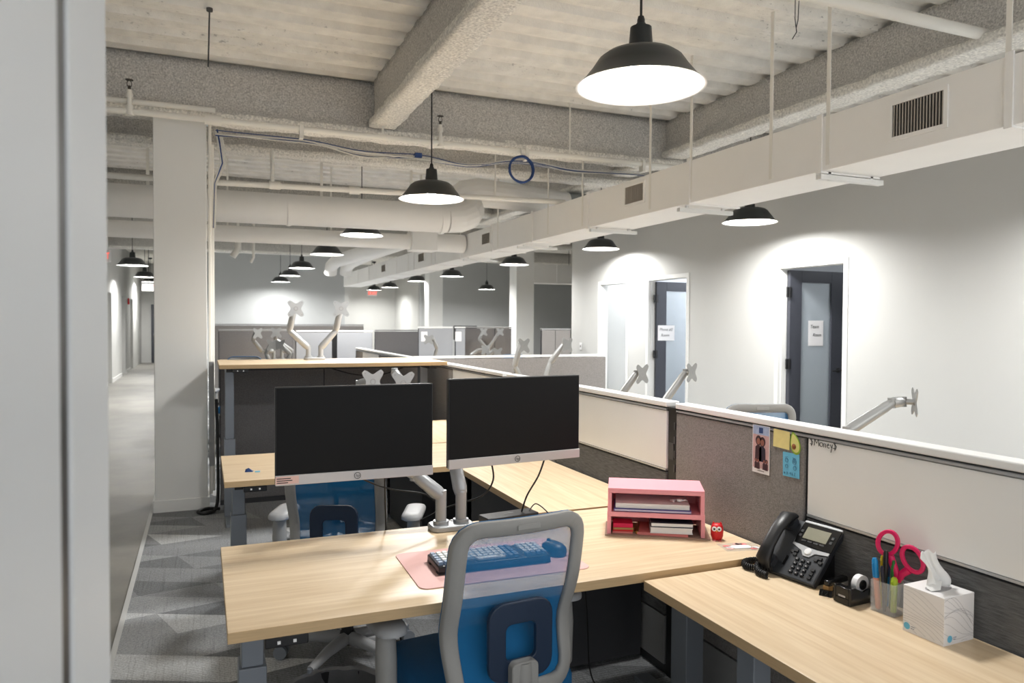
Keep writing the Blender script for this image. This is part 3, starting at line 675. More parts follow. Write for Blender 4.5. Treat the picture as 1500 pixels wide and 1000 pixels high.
# ------------------------------------------------------------------ desks
def top_mesh(x0, x1, y0, y1, z, th, grain, parent):
    o = MB().box(x0, x1, y0, y1, z-th, z).build('tabletop', ['wood_x' if grain == 'x' else 'wood_y', 'wood_edge'], parent, smooth=0, bevel=.0015)
    for p in o.data.polygons:
        if abs(p.normal.z) < .5: p.material_index = 1
    return o
def sit_stand_desk(x0, x1, y0, y1, z, label, group=None, right_leg=True):
    t = thing('standing_desk', label, 'desk', (0, 0, 0), 0, group)
    top_mesh(x0, x1, y0, y1, z, .03, 'x', t)
    yc = (y0+y1)/2
    for k, lx in enumerate((x0+.08, x1-.10)):
        if k and not right_leg: continue
        zs = min(.62, z-.25)
        MB().box(lx-.032, lx+.032, yc-.042, yc+.042, zs, z-.035).build('leg_upper', 'leg_grey', t, bevel=.003)
        MB().box(lx-.04, lx+.04, yc-.05, yc+.05, .025, zs).build('leg_lower', 'leg_grey', t, bevel=.003)
        MB().box(lx-.035, lx+.035, y0+.06, y1-.06, 0, .026).build('foot', 'leg_grey', t, bevel=.004)
        MB().box(lx-.03, lx+.03, y0+.08, y1-.08, z-.06, z-.03).build('bracket', 'black_plastic', t, bevel=.002)
    MB().box(x0+.1, x1-.12, yc-.03, yc+.03, z-.065, z-.032).build('crossbar', 'black_plastic', t, smooth=0)
    kp = MB().box(x0+.09, x0+.20, y0+.005, y0+.05, z-.06, z-.03).build('keypad', 'black_plastic', t, bevel=.004)
    for dx in (.125, .165): MB().box(x0+dx-.004, x0+dx+.004, y0+.003, y0+.005, z-.05, z-.042).build('key', 'white_plastic', kp, smooth=0)
    return t
D0, D1 = .055, 1.835
sit_stand_desk(D0, D1, 1.99, 2.765, .742, 'light oak standing desk holding the two monitors and pink mat', 'standing desks')
sit_stand_desk(.095, D1, 3.88, 4.645, .742, 'light oak standing desk behind the two monitors, blue scrap on it', 'standing desks')
sit_stand_desk(.11, D1, 5.77, 6.54, 1.212, 'light oak standing desk raised to full height by the column', 'standing desks')
for k, y in enumerate((1.99, 3.88, 5.77)):
    sit_stand_desk(1.915, 3.7, y, y+.765, .742, 'light oak standing desk across the partition, %s' % ('with one bare arm near the whiteboard', 'behind the empty grey chair', 'under the fabric cross panel')[k], 'standing desks')
sit_stand_desk(2.75, 4.5, 7.2, 7.95, .742, 'light oak desk end beyond the fabric cross panel', 'standing desks')
sit_stand_desk(.2, 1.1, 9.65, 10.38, 1.03, 'far light oak desk before the tall dark panel', 'standing desks')
sit_stand_desk(2.6, 4.0, 9.4, 10.15, .80, 'far light oak desk before the light panels', 'standing desks')
sit_stand_desk(.75, 1.75, 8.95, 9.4, .80, 'narrow far light oak desk behind the raised standing desk', 'standing desks')
sit_stand_desk(3.8, 5.2, 12.4, 13.1, .86, 'far light oak desk hidden behind the dark panel, black monitor on it', 'standing desks')
sit_stand_desk(4.27, 5.0, 11.5, 12.18, .86, 'far light oak desk beside the blue chair', 'standing desks')
def return_desk(x0, x1, y0, y1, z, label, panel=True, leg=None):
    t = thing('return_desk', label, 'desk', (0, 0, 0), 0, 'fixed return desks along the spine')
    top_mesh(x0, x1, y0, y1, z, .03, 'y', t)
    if panel:
        MB().box(x0+.05, x1-.005, y0+.07, y0+.095, .03, z-.031).build('end_panel', 'pedestal', t, smooth=0, bevel=.002)
        MB().box(x0+.05, x0+.075, y0+.095, y1-.03, .03, z-.031).build('side_panel', 'pedestal', t, smooth=0, bevel=.002)
        MB().box(x0+.05, x0+.11, y1-.10, y1-.03, .0, z-.031).build('leg', 'leg_grey', t, smooth=0, bevel=.003)
    for ly in (leg or ()):
        MB().box(x0+.10, x0+.16, ly-.035, ly+.035, 0, z-.031).build('leg', 'leg_grey', t, smooth=0, bevel=.003)
    MB().box(x1-.05, x1-.006, y0+.1, y1-.1, z-.05, z-.031).build('wall_bracket', 'black_plastic', t, smooth=0)
    return t
RZT = .724
return_desk(1.275, 1.838, .86, 1.975, RZT, 'light oak return desk carrying the phone and tissue box', False, (1.62, 1.0))
return_desk(1.285, 1.838, 2.79, 3.86, .742, 'light oak return desk behind the right monitor', True)
return_desk(1.285, 1.838, 4.67, 5.75, .742, 'light oak return desk beside the raised standing desk', True)

# ------------------------------------------------------------------ chairs
def back_pt(u, z):       # sideways u in -1..1, height z -> point on the back surface
    k = (z-.50)/(1.02-.50)
    hw = .205+.012*math.sin(PI*k)-.015*(1-k)
    y = -.235-.085*max(0, k-.35)**1.2*1.4+.032*math.exp(-((k-.30)/.18)**2)-.02*(1-k)
    y += .03*u*u
    return Vector((u*hw, y, z))
def make_chair():
    t = thing('office_chair', 'x', 'chair')
    # ring outline on the back in (u,z)
    def outline(inset, n=10):
        w_, h_, r_ = .41-2*inset, .52-2*inset, max(.02, .075-inset)
        pts = rrect(w_, h_, r_, 6)
        out = []
        for i in range(len(pts)):
            p, q = pts[i], pts[(i+1) % len(pts)]; m = max(1, int(math.dist(p, q)/.035))
            out += [(p[0]+(q[0]-p[0])*s/m, p[1]+(q[1]-p[1])*s/m) for s in range(m)]
        return out
    def resample(inset, N=72):
        pts = outline(inset); L = [0]
        for i in range(len(pts)): L.append(L[-1]+math.dist(pts[i], pts[(i+1) % len(pts)]))
        res = []; j = 0
        for k in range(N):
            s = L[-1]*k/N
            while L[j+1] < s: j += 1
            f = (s-L[j])/(L[j+1]-L[j]); p, q = pts[j], pts[(j+1) % len(pts)]
            res.append((p[0]+(q[0]-p[0])*f, p[1]+(q[1]-p[1])*f))
        return res
    def to3(p, dy): v = back_pt(p[0]/.205, p[1]+.74); return Vector((v.x, v.y+dy, v.z))
    mb = MB(); N = 72; secs = [(0, -.008), (0, .008), (.006, .012), (.040, .010), (.044, .004), (.044, -.006), (.038, -.012), (.006, -.012)]
    loops = [[to3(p, dy) for p in resample(i)] for i, dy in secs]; ns = len(secs)
    vs = [loops[s][k] for k in range(N) for s in range(ns)]
    mb.add(vs, [(k*ns+s, k*ns+(s+1) % ns, ((k+1) % N)*ns+(s+1) % ns, ((k+1) % N)*ns+s) for k in range(N) for s in range(ns)])
    fr = mb.build('back_frame', 'chair_grey', t, smooth=60)
    MB().box(-.035, .035, -.004, .0, -.008, .008, M=TR(to3((0, .238), -.011))).build('grip', 'chair_grey', fr, bevel=.003)
    # blue edge of the mesh wrapping the frame
    e = [to3(p, .013) for p in resample(.004)]; MB().tube(e+[e[0]], .004, 6, False).build('mesh_edge', 'seat_blue', fr, smooth=60)
    # woven back
    nu, nz = 12, 16; vs = []
    for j in range(nz+1):
        z = -.222+.444*j/nz
        for i in range(nu+1):
            vs.append(to3((-.168+.336*i/nu, z), .006))
    MB().add(vs, [(j*(nu+1)+i, j*(nu+1)+i+1, (j+1)*(nu+1)+i+1, (j+1)*(nu+1)+i) for j in range(nz) for i in range(nu)]).build('back_mesh', 'chair_mesh', t, smooth=180)
    # lumbar loop
    M = TR((0, -.262, .655)) @ RX(PI/2-.0)
    out = rrect(.20, .215, .045, 5); inn = rrect(.094, .10, .018, 5, 0, -.003)
    MB().ring_prism(out, inn, -.006, .010, M).build('lumbar_support', 'lumbar', t, smooth=40, bevel=.003)
    MB().prism(rrect(.082, .12, .018, 4), 0, .03, TR((.0, -.268, .545)) @ RX(PI/2)).build('spine_cover', 'chair_grey', t, bevel=.004)
    MB().tube([(0, -.28, .6), (0, -.285, .5), (0, -.22, .41), (0, -.05, .39)], [.025, .03, .03, .03], 10).build('spine', 'chair_grey', t, smooth=50)
    # seat
    s = MB(); prof = rrect(.49, .47, .09, 6)
    for sc, z in ((.94, .425), (1, .44), (1, .47), (.97, .488), (.86, .497)): s.v += [(x*sc, y*sc+.02, z) for x, y in prof]
    n = len(prof); s.f = [(j*n+k, j*n+(k+1) % n, (j+1)*n+(k+1) % n, (j+1)*n+k) for j in range(4) for k in range(n)]+[tuple(range(n-1, -1, -1)), tuple(4*n+k for k in range(n))]; s.mi = [0]*len(s.f)
    s.build('seat', 'seat_blue', t, smooth=50)
    MB().prism(rrect(.42, .40, .08, 5, 0, .02), .395, .426).build('seat_pan', 'chair_grey', t, bevel=.008)
    MB().box(-.09, .09, -.12, .12, .345, .396).build('mechanism', 'black_plastic', t, bevel=.01)
    MB().tube([(0, 0, .07), (0, 0, .22)], .028, 16).tube([(0, 0, .22), (0, 0, .36)], .017, 12).build('gas_lift', 'black_plastic', t, smooth=40)
    for sx in (-1, 1):
        a = MB().tube([(sx*.20, -.02, .40), (sx*.275, -.02, .405), (sx*.298, -.02, .44), (sx*.30, -.02, .56), (sx*.30, -.015, .645)], [.024, .026, .03, .031, .028], 10).build('armrest', 'chair_grey', t, smooth=50)
        pm = MB(); pf = rrect(.092, .25, .044, 6); pn = len(pf)
        for sc, z in ((.8, .640), (1, .650), (1, .662), (.9, .672), (.6, .675)): pm.v += [(sx*.295+x*sc, y*sc+.035, z) for x, y in pf]
        pm.f = [(j*pn+k, j*pn+(k+1) % pn, (j+1)*pn+(k+1) % pn, (j+1)*pn+k) for j in range(4) for k in range(pn)]+[tuple(range(pn-1, -1, -1)), tuple(4*pn+k for k in range(pn))]; pm.mi = [0]*len(pm.f)
        pm.build('arm_pad', 'chair_light', a, smooth=60)
    for k in range(5):
        an = PI/2+2*PI*k/5+.3; c, s_ = math.cos(an), math.sin(an)
        lg = MB().tube([(c*.03, s_*.03, .10), (c*.16, s_*.16, .098), (c*.295, s_*.295, .078)], [.03, .024, .017], 8).build('base_leg', 'chair_light', t, smooth=50)
        w_ = MB(); ax = Vector((-s_, c, 0)); p = Vector((c*.30, s_*.30, .031))
        for o in (-.017, .017): w_.tube([p+ax*(o-.009), p+ax*(o+.009)], .030, 18)
        w_.tube([p-ax*.012, p+ax*.012], .012, 10).tube([p+Vector((0, 0, .01)), p+Vector((0, 0, .055))], .010, 8)
        w_.build('caster', 'leg_grey', lg, smooth=40)
    return t
ch0 = make_chair(); ch0.location = (.775, 2.12, .006); ch0.rotation_euler.z = math.radians(6)
ch0['label'] = 'blue mesh office chair with grey frame tucked at the monitor desk'; ch0['group'] = 'blue mesh office chairs'
dup(ch0, (.60, 3.36, .006), math.radians(-22), 'blue mesh office chair below the left monitor, before the second desk')
c3 = dup(ch0, (2.98, 3.56, .006), math.radians(-20), 'blue mesh office chair across the partition near the Team Room door'); c3.scale = (1, 1, 1.08)
far = dup(ch0, (.42, 9.25, .006), math.radians(170), 'far blue chair before the tall dark panel'); far.scale = (1, 1, 1.1)
dup(ch0, (2.3, 9.3, .006), math.radians(200), 'far blue chair peeking above the spine rail')
dup(ch0, (4.72, 11.15, .006), math.radians(170), 'far blue chair beside the bare arms and dark panel')
dup(ch0, (.85, 5.2, .006), math.radians(-30), 'blue mesh office chair before the raised standing desk')

# ------------------------------------------------------------------ monitors
def monitor(cx, cy, z0, z1, wd, rz, label):
    t = thing('monitor', label, 'monitor', (cx, cy, 0), rz, 'desk monitors')
    h = .034
    MB().box(-wd/2, wd/2, 0, .022, z0+.002, z1).build('casing', 'bezel', t, smooth=0, bevel=.003)
    MB().box(-wd/2+.004, wd/2-.004, -.0015, 0, z0+h, z1-.004).build('screen', 'screen', t, smooth=0)
    MB().box(-wd/2, wd/2, -.006, .012, z0, z0+h).build('chin', 'chin', t, smooth=0, bevel=.002)
    MB().box(-.16, .16, .022, .045, (z0+z1)/2-.11, (z0+z1)/2+.10).build('rear_housing', 'bezel', t, bevel=.01)
    lg = MB().lathe([(.0095, 0), (.0115, 0), (.0115, .0008), (.0095, .0008), (.0095, 0)], 24, TR((0, -.0062, z0+h/2)) @ RX(PI/2)).build('logo', 'dark_steel', t)
    text('hp', .014, 'logo_letters', 'dark_steel', lg, TR((0, -.0066, z0+h/2-.004)) @ RX(PI/2), shear=.3, align='CENTER', extrude=.0003)
    return t
mL = monitor(.49, 2.56, .985, 1.312, .54, 0, 'black monitor with silver chin and small sticker, left of the pair')
stc = MB().box(-.27, -.195, -.0068, -.006, .99, 1.016).build('sticker', 'sticker', mL, smooth=0)
for k, z in enumerate((1.009, 1.002, .995)): MB().box(-.266, -.266+(.045, .05, .036)[k], -.0072, -.0068, z-.0014, z+.0014).build('sticker_print', 'ink', stc, smooth=0)
mR = monitor(1.09, 2.565, 1.003, 1.327, .56, math.radians(6), 'black monitor with silver chin, right of the pair')

# monitor arms
def vesa(parent, M, m='arm_silver'):
    pts = []
    for k in range(48):
        a = 2*PI*k/48; c = abs(math.cos(2*a)); r = .043+.042*min(1, (1-c)*1.5)**1.3
        pts.append((r*math.cos(a), r*math.sin(a)))
    o = MB().prism(pts, -.002, .002, M).build('mount_plate', m, parent, smooth=30)
    h = MB()
    for sx in (-1, 1):
        for sy in (-1, 1): h.lathe([(0, .0026), (.005, .0026), (.005, -.0026), (0, -.0026)], 8, M @ TR((sx*.049, sy*.049, 0)))
    h.lathe([(.012, -.003), (.018, -.003), (.018, .003), (.012, .003), (.012, -.003)], 16, M); h.build('plate_hole', 'base_grey', o)
    return o
def arm_unit(label, base, arms, m='arm_silver', group='dual monitor arms', plate=True):
    """base: point on desk; arms: list of joint lists (world points), last joint carries the plate (yaw)"""
    t = thing('monitor_stand', label, 'monitor arm', base, 0, group); B = Vector(base)
    MB().prism(rrect(.17 if len(arms) > 1 else .11, .10, .03, 5), 0, .022).build('clamp_base', m, t, bevel=.005)
    for i, (pts, yaw) in enumerate(arms):
        pts = [Vector(p)-B for p in pts]; p0 = pts[0]
        MB().tube([(p0.x, p0.y, .02), (p0.x, p0.y, p0.z+.02)], .021, 16).tube([(p0.x, p0.y, .02), (p0.x, p0.y, .035)], .03, 16).build('post', m, t, smooth=50)
        for a, b in zip(pts, pts[1:]):
            MB().tube([a, a+(b-a)*.15, a+(b-a)*.85, b], [.024, .028, .025, .021], 12).build('arm_link', m, t, smooth=50)
            MB().tube([b-Vector((0, 0, .024)), b+Vector((0, 0, .024))], .019, 14).build('joint', m, t, smooth=50)
        if plate and yaw is not None:
            e = pts[-1]; d = Vector((math.sin(yaw), -math.cos(yaw), 0)); c = e+d*.05
            MB().tube([e, c], .014, 10).build('tilt_head', m, t, smooth=50)
            vesa(t, TR(c+d*.003) @ RZ(yaw) @ RX(PI/2), m)
    return t
zt = .742
# the loaded dual arm on the near desk
b0 = (.875, 2.70, zt)
arm_unit('silver dual arm on the near desk holding both monitors', b0,
         [([(.835, 2.70, zt+.13), (.74, 2.73, .955), (.62, 2.74, 1.07), (.49, 2.683, 1.155)], None), ([(.915, 2.70, zt+.13), (.90, 2.76, 1.03), (1.0, 2.76, 1.12), (1.08, 2.688, 1.155)], None)])
for par, p in ((mL, (0, .045)), (mR, (0, .045))):
    MB().box(-.06, .06, .045, .052, 1.10, 1.21).tube([(0, .05, 1.155), (0, .10, 1.155)], .016, 10).build('mount_bracket', 'arm_silver', par)
# bare arms on the raised desk
y3 = 6.34
P = lambda px, py, y: at_y(px, py, y)
b = Vector((.86, y3, 1.212))
arm_unit('silver dual arm with bare plates on the raised standing desk', b,
         [([b+Vector((-.05, 0, .1)), P(424, 484, y3), P(431, 452, y3-.02)], .12), ([b+Vector((.05, 0, .1)), P(492, 484, y3), P(499, 452, y3-.02)], -.1)])
# bare arms on the second desk, heads just above the left monitor
b = Vector((1.15, 4.45, zt))
arm_unit('silver dual arm with bare plates behind the left monitor', b,
         [([b+Vector((-.05, 0, .1)), (1.02, 4.38, 1.0), P(526, 563, 4.3), P(540, 558, 4.25)], .25), ([b+Vector((.05, 0, .1)), (1.22, 4.42, 1.05), P(578, 545, 4.42), P(588, 560, 4.32)], -.05)])
# across the partition
b = Vector((3.0, 2.62, zt))
arm_unit('silver arm with double edge-on plates beyond the whiteboard', b, [([b+Vector((0, 0, .1)), P(1240, 632, 2.62), P(1306, 590, 2.62), P(1322, 588, 2.62)], math.radians(50))], 'arm_silver_dim')
b = Vector((2.78, 4.5, zt))
arm_unit('silver bare monitor arm before the open doorway', b, [([b+Vector((0, 0, .1)), P(905, 585, 4.5), P(932, 547, 4.46)], .35)], 'arm_silver_dim')
b = Vector((3.02, 4.42, zt))
arm_unit('silver bare monitor arm before the Phone Room door', b, [([b+Vector((0, 0, .1)), P(972, 590, 4.45), P(1004, 545, 4.42)], .4)], 'arm_silver_dim')
b = Vector((2.86, 6.3, zt))
arm_unit('silver dual arm with bare plates before the fabric cross panel', b,
         [([b+Vector((-.05, 0, .1)), P(754, 536, 6.3), P(762, 506, 6.25)], .3), ([b+Vector((.05, 0, .1)), P(806, 531, 6.3), P(825, 505, 6.25)], .3)], 'arm_silver_dim')
# far clusters
def far_arm(pxs, y, zb, label, yaws=(.1, -.1)):
    mid = sum((P(p[0][0], 0, y).x for p in pxs))/len(pxs); b = Vector((mid, y, zb))
    arm_unit(label, b, [([b+Vector(((-.05, .05)[i % 2], 0, .12))]+[P(*q, y-.02*j) for j, q in enumerate(p)], yaws[i]) for i, p in enumerate(pxs)], 'arm_silver_dim')
far_arm([[(384, 514), (371, 498), (374, 488)], [(428, 514), (404, 497), (404, 487)]], 9.9, 1.03, 'far bare dual arm with shadows on the tall dark panel', (.5, 0))
far_arm([[(390, 518), (396, 505)], [(425, 518), (411, 505)]], 9.2, .80, 'far bare dual arm with crossed plates behind the raised desk', (.3, -.3))
far_arm([[(712, 509), (702, 497), (707, 486)], [(716, 509), (724, 497), (731, 486)]], 11.9, .86, 'far bare dual arm above the blue chair', (0, 0))
far_arm([[(640, 510), (634, 495), (628, 497)]], 10.0, .80, 'far bare single arm leaning before the far column', (-.3,))
far_arm([[(690, 520), (700, 513), (708, 512)], [(715, 520), (722, 514), (728, 516)]], 9.6, .80, 'far bare dual arm low above the cross panel rail', (.2, -.2))

# ------------------------------------------------------------------ things on the near desk
mt = MB().prism(rrect(.565, .36, .03, 6), 0, .003).build('desk_mat', 'mat_pink', None, loc=(.875, 2.275, zt), bevel=.001); mt.rotation_euler.z = -.02; tag(mt, 'pale pink desk mat under the keyboard', 'desk mat')
kb = thing('keyboard', 'black keyboard with white and blue-grey keys on the pink mat', 'keyboard', (.865, 2.262, zt+.003), -.03)
MB().box(-.19, .19, -.072, .072, .006, .026).build('case', 'black_plastic', kb, bevel=.004)
MB().box(-.19, .19, .04, .07, 0, .008).box(-.19, .19, -.07, -.04, 0, .006).build('feet', 'rubber', kb, smooth=0)
kw = MB()
kmesh = None
for r in range(5):
    for c in range(19):
        if c in (14,) or (r == 4 and 4 <= c <= 9): continue
        x = -.178+c*.0196; y = .052-r*.0235-.004
        m = 'key_blue' if (c < 1 or c in (12, 13) or r == 4) else 'key_white'
        key = (m,)
        if kmesh is None: kmesh = {}
        if m not in kmesh:
            o = MB().add([(-.0085, -.0098, 0), (.0085, -.0098, 0), (.0085, .0098, 0), (-.0085, .0098, 0), (-.0065, -.0075, .009), (.0065, -.0075, .009), (.0065, .008, .009), (-.0065, .008, .009)], [(4, 5, 6, 7), (0, 1, 5, 4), (1, 2, 6, 5), (2, 3, 7, 6), (3, 0, 4, 7), (3, 2, 1, 0)]).build('key', m, kb, smooth=0); kmesh[m] = o.data
        else:
            o = bpy.data.objects.new('key', kmesh[m]); COL.objects.link(o); o.parent = kb
        o.location = (x, y, .026)
MB().box(-.058, .038, -.0098, .0098, 0, .009).build('key', 'key_white', kb, bevel=.002, loc=(0, .052-4*.0235-.004, .026))
ms = thing('mouse', 'dark computer mouse on the right of the pink mat', 'mouse', (1.105, 2.27, zt+.003), .2)
m_ = MB(); pf = rrect(.062, .105, .03, 6); n = len(pf)
for sc, z in ((.95, 0), (1, .012), (.92, .026), (.65, .036), (.2, .039)): m_.v += [(x*sc, y*sc, z) for x, y in pf]
m_.f = [(j*n+k, j*n+(k+1) % n, (j+1)*n+(k+1) % n, (j+1)*n+k) for j in range(4) for k in range(n)]+[tuple(range(n-1, -1, -1)), tuple(4*n+k for k in range(n))]; m_.mi = [0]*len(m_.f)
m_.build('shell', 'phone_body', ms, smooth=60); MB().tube([(-.004, .03, .036), (.004, .03, .036)], .008, 12).build('wheel', 'rubber', ms)
dk = thing('docking_station', 'flat black docking station behind the chair back', 'docking station', (1.115, 2.70, zt), .12)
MB().box(-.115, .115, -.04, .04, .003, .036).build('body', 'black_plastic', dk, bevel=.004); MB().box(-.10, .10, -.035, .035, 0, .004).build('foot_pad', 'rubber', dk, smooth=0); MB().box(-.02, .02, -.0015, .0015, 0, .001, M=TR((0, 0, .0365))).build('label_mark', 'base_grey', dk)
def cable(label, pts, r=.0035, m='rubber', name='cable'):
    P_ = [Vector(p) for p in pts]; sm = []
    for i in range(len(P_)-1):
        a, b_, c, d = P_[max(i-1, 0)], P_[i], P_[i+1], P_[min(i+2, len(P_)-1)]
        for s in range(8):
            u = s/8; sm.append(.5*((2*b_)+(c-a)*u+(2*a-5*b_+4*c-d)*u*u+(3*b_-a-3*c+d)*u**3))
    sm.append(P_[-1]); o = MB().tube(sm, r, 7).build(name, m, None, smooth=60); return tag(o, label, 'cable')
cable('black cable hanging from the right monitor to the left of the dock', [(1.0, 2.60, 1.01), (1.02, 2.63, .93), (.99, 2.68, .86), (.90, 2.80, .80), (.80, 2.86, .74)])
cable('black cable from the right monitor down to the dock', [(1.24, 2.63, 1.01), (1.22, 2.65, .93), (1.18, 2.67, .85), (1.17, 2.70, .78)])
cable('black cable sagging from under the left monitor to the arm', [(.50, 2.60, .99), (.56, 2.66, .95), (.66, 2.74, .90), (.80, 2.78, .86), (.86, 2.76, .80)])
cable('black cable dropping from the left monitor over the desk edge', [(.60, 2.62, .99), (.62, 2.70, .88), (.64, 2.775, .75), (.64, 2.79, .60), (.63, 2.8, .3)])
cable('thin black cable arching out of the dock', [(1.20, 2.70, .775), (1.24, 2.72, .80), (1.28, 2.70, .77), (1.29, 2.69, .745)], .0025)
cable('black power cord hanging under the desk beside the end panel', [(1.42, 2.62, .70), (1.43, 2.65, .5), (1.46, 2.68, .3), (1.50, 2.72, .06), (1.52, 2.62, .012), (1.60, 2.48, .011), (1.63, 2.25, .011)])
cable('black cord hanging behind the left arm rest', [(.62, 2.6, .70), (.64, 2.62, .5), (.70, 2.66, .2), (.74, 2.7, .012)])
cable('thick black power whip looped on the carpet by the column', [(.10, 6.45, .9), (.11, 6.42, .4), (.10, 6.36, .06), (.02, 6.28, .018), (-.04, 6.36, .018), (.03, 6.44, .02), (.12, 6.40, .02)], .013)
cable('black cable slung under the raised standing desk', [(.97, 6.1, 1.15), (1.15, 6.1, 1.10), (1.35, 6.1, 1.09), (1.55, 6.1, 1.15)], .005)

# pink organizer (two stacked trays) and its contents
OA = math.radians(-31)
og = thing('desk_organizer', 'pink two-tier desk organizer near the red owl', 'organizer', (1.39, 2.405, zt), OA)
OW, OD = .355, .19
def tray(z0, z1, inset, name):
    tck = .014
    a, b = inset, OW-inset
    for xa in (a, b-tck): MB().box(xa, xa+tck, 0, OD, z0, z1-.018).build(name+'_side', 'pink', og, smooth=0, bevel=.001)
    MB().box(a, b, 0, OD, z1-.018, z1).build(name+'_top', 'pink', og, smooth=0, bevel=.001)
    MB().box(a+tck, b-tck, OD-.006, OD, z0, z1-.018).build(name+'_back', 'pink', og, smooth=0)
tray(.004, .088, 0, 'lower_tray'); tray(.088, .176, .002, 'upper_tray')
MB().box(-.008, OW+.02, -.012, OD-.01, 0, .004).build('base_card', 'cardboard', og, smooth=0)
def inside(name, label, cat, x, y, z, rz=0): return thing(name, label, cat, (Matrix.Translation((1.39, 2.405, zt)) @ RZ(OA)) @ Vector((x, y, z)), OA+rz)
f = inside('plastic_folder', 'purple plastic folder in the upper pink tray', 'folder', .165, .085, .088)
MB().box(-.142, .142, -.08, .08, .001, .012).build('cover', 'folder_purple', f, bevel=.002); MB().box(-.138, .140, -.083, -.078, .004, .0095).build('pages', 'paper_lilac', f, smooth=0)
f = inside('paper_stack', 'stack of white papers on the purple folder', 'papers', .165, .09, .101)
for k in range(4): MB().box(-.135, .135, -.078, .075, .0045*k, .0045*k+.004).build('sheet', 'paper', f, smooth=0, rotz=random.uniform(-.03, .03))
f = inside('earphones', 'small white earphones lying on the papers in the tray', 'earphones', .265, .04, .1205)
MB().tube([(0, 0, .008), (.02, .0, .012), (.03, .02, .006), (0, .03, .006), (-.03, .015, .006), (-.02, -.005, .006)], .003, 6).build('cord', 'white_plastic', f); MB().lathe([(0, -.006), (.009, -.004), (.009, .004), (0, .007)], 10, TR((0, 0, .011))).build('bud', 'white_plastic', f)
f = inside('sticky_pad', 'magenta sticky note pad in the lower pink tray', 'sticky notes', .057, .055, .025); MB().box(-.036, .036, -.036, .036, 0, .015).build('pad', 'magenta', f, smooth=0, rotz=.05)
f = inside('sticky_pad', 'orange and red note pads under the magenta pad', 'sticky notes', .058, .054, .0046)
for k, m in enumerate(('salmon', 'red_toy', 'kraft')): MB().box(-.038, .036, -.040, .038, .007*k, .007*k+.0065).build('pad', m, f, smooth=0, rotz=.04*k)
f = inside('envelope', 'kraft envelope at the back of the lower pink tray', 'envelope', .10, .10, .004, .2); MB().box(-.05, .05, -.06, .06, 0, .003).box(-.05, .05, -.01, .06, .003, .0036).build('sleeve', 'kraft', f, smooth=0)
f = inside('pink_notebook', 'coral spiral notebook under the white books', 'notebook', .20, .078, .0046, -.06)
MB().box(-.085, .10, -.075, .075, 0, .009).build('cover', 'salmon', f, smooth=0); MB().tube([(-.085, -.07, .006), (-.085, .07, .006)], .006, 8).build('spiral', 'gold', f)
for k, (m, z0, hh, lb) in enumerate((('paper', .0142, .022, 'white thick book in the lower pink tray'), ('navy', .0368, .018, 'dark covered notebook on top in the lower tray'))):
    f = inside('notebook', lb, 'notebook', .235, .075, z0, .03*k)
    MB().box(-.075, .075, -.072, .06, .003, hh-.003).build('pages', 'paper', f, smooth=0); MB().box(-.077, .077, -.074, .062, hh-.003, hh).box(-.077, .077, -.074, .062, 0, .003).build('cover', m, f, smooth=0)
# red owl
ow = thing('owl_figurine', 'small red owl figurine with big white eyes', 'figurine', (1.735, 2.205, zt), -.62)
MB().lathe([(0, 0), (.017, .002), (.022, .015), (.023, .035), (.021, .05), (.017, .058), (0, .06)], 20).build('body', 'red_toy', ow, smooth=60)
for sx in (-1, 1):
    MB().lathe([(0, .002), (.008, .0015), (.009, 0), (0, 0)], 14, TR((sx*.0085-.002, -.0215, .044)) @ RX(PI/2)).build('eye', 'white_plastic', ow); MB().lathe([(0, .004), (.0035, .003), (.0035, .001), (0, .001)], 10, TR((sx*.0085-.002, -.0215, .044)) @ RX(PI/2)).build('pupil', 'ink', ow)
    MB().lathe([(0, .012), (.006, 0), (0, 0)], 8, TR((sx*.013, 0, .056))).build('ear', 'red_toy', ow); MB().lathe([(0, .004), (.007, .002), (.008, 0), (0, 0)], 10, TR((sx*.009, -.018, 0))).build('foot', 'salmon', ow)
MB().lathe([(0, .006), (.003, 0), (0, 0)], 6, TR((-.002, -.022, .036)) @ RX(PI/2)).build('beak', 'pen_yellow', ow)
ss = thing('sticker_sheet', 'clear sheet of pink and white stickers on the desk corner', 'stickers', (1.755, 2.10, zt), -.25)
MB().box(-.07, .07, -.045, .045, 0, .001).build('film', 'acrylic', ss, smooth=0)
for k in range(9):
    x, y = random.uniform(-.055, .055), random.uniform(-.035, .035); MB().prism([(.013*math.cos(a)*(1+.2*math.cos(5*a)), .011*math.sin(a)) for a in (2*PI*i/14 for i in range(14))], .001, .0018, TR((x, y, 0))).build('decal', ('paper', 'mat_pink', 'salmon')[k % 3] if k % 3 else 'paper', ss)
MB().prism(rrect(.07, .035, .012), .001, .003, TR((.0, -.005, 0))).build('decal', 'paper', ss)
sc_ = thing('blue_scrap', 'scrap of blue and white plastic on the second desk', 'scrap', (.22, 4.10, zt)); MB().add([(-.02, 0, 0), (.02, -.005, 0), (.025, .02, .0), (0, .01, .02), (-.015, .02, .012)], [(0, 1, 3), (1, 2, 3), (0, 3, 4)]).build('foil', 'cable_blue', sc_, smooth=0); MB().box(.03, .055, -.02, -.005, 0, .004).build('bit', 'note_blue', sc_)

# ------------------------------------------------------------------ phone
ph = thing('desk_phone', 'black desk phone with handset and grey screen by the whiteboard', 'phone', (1.695, 1.82, RZT), math.radians(-90+8))
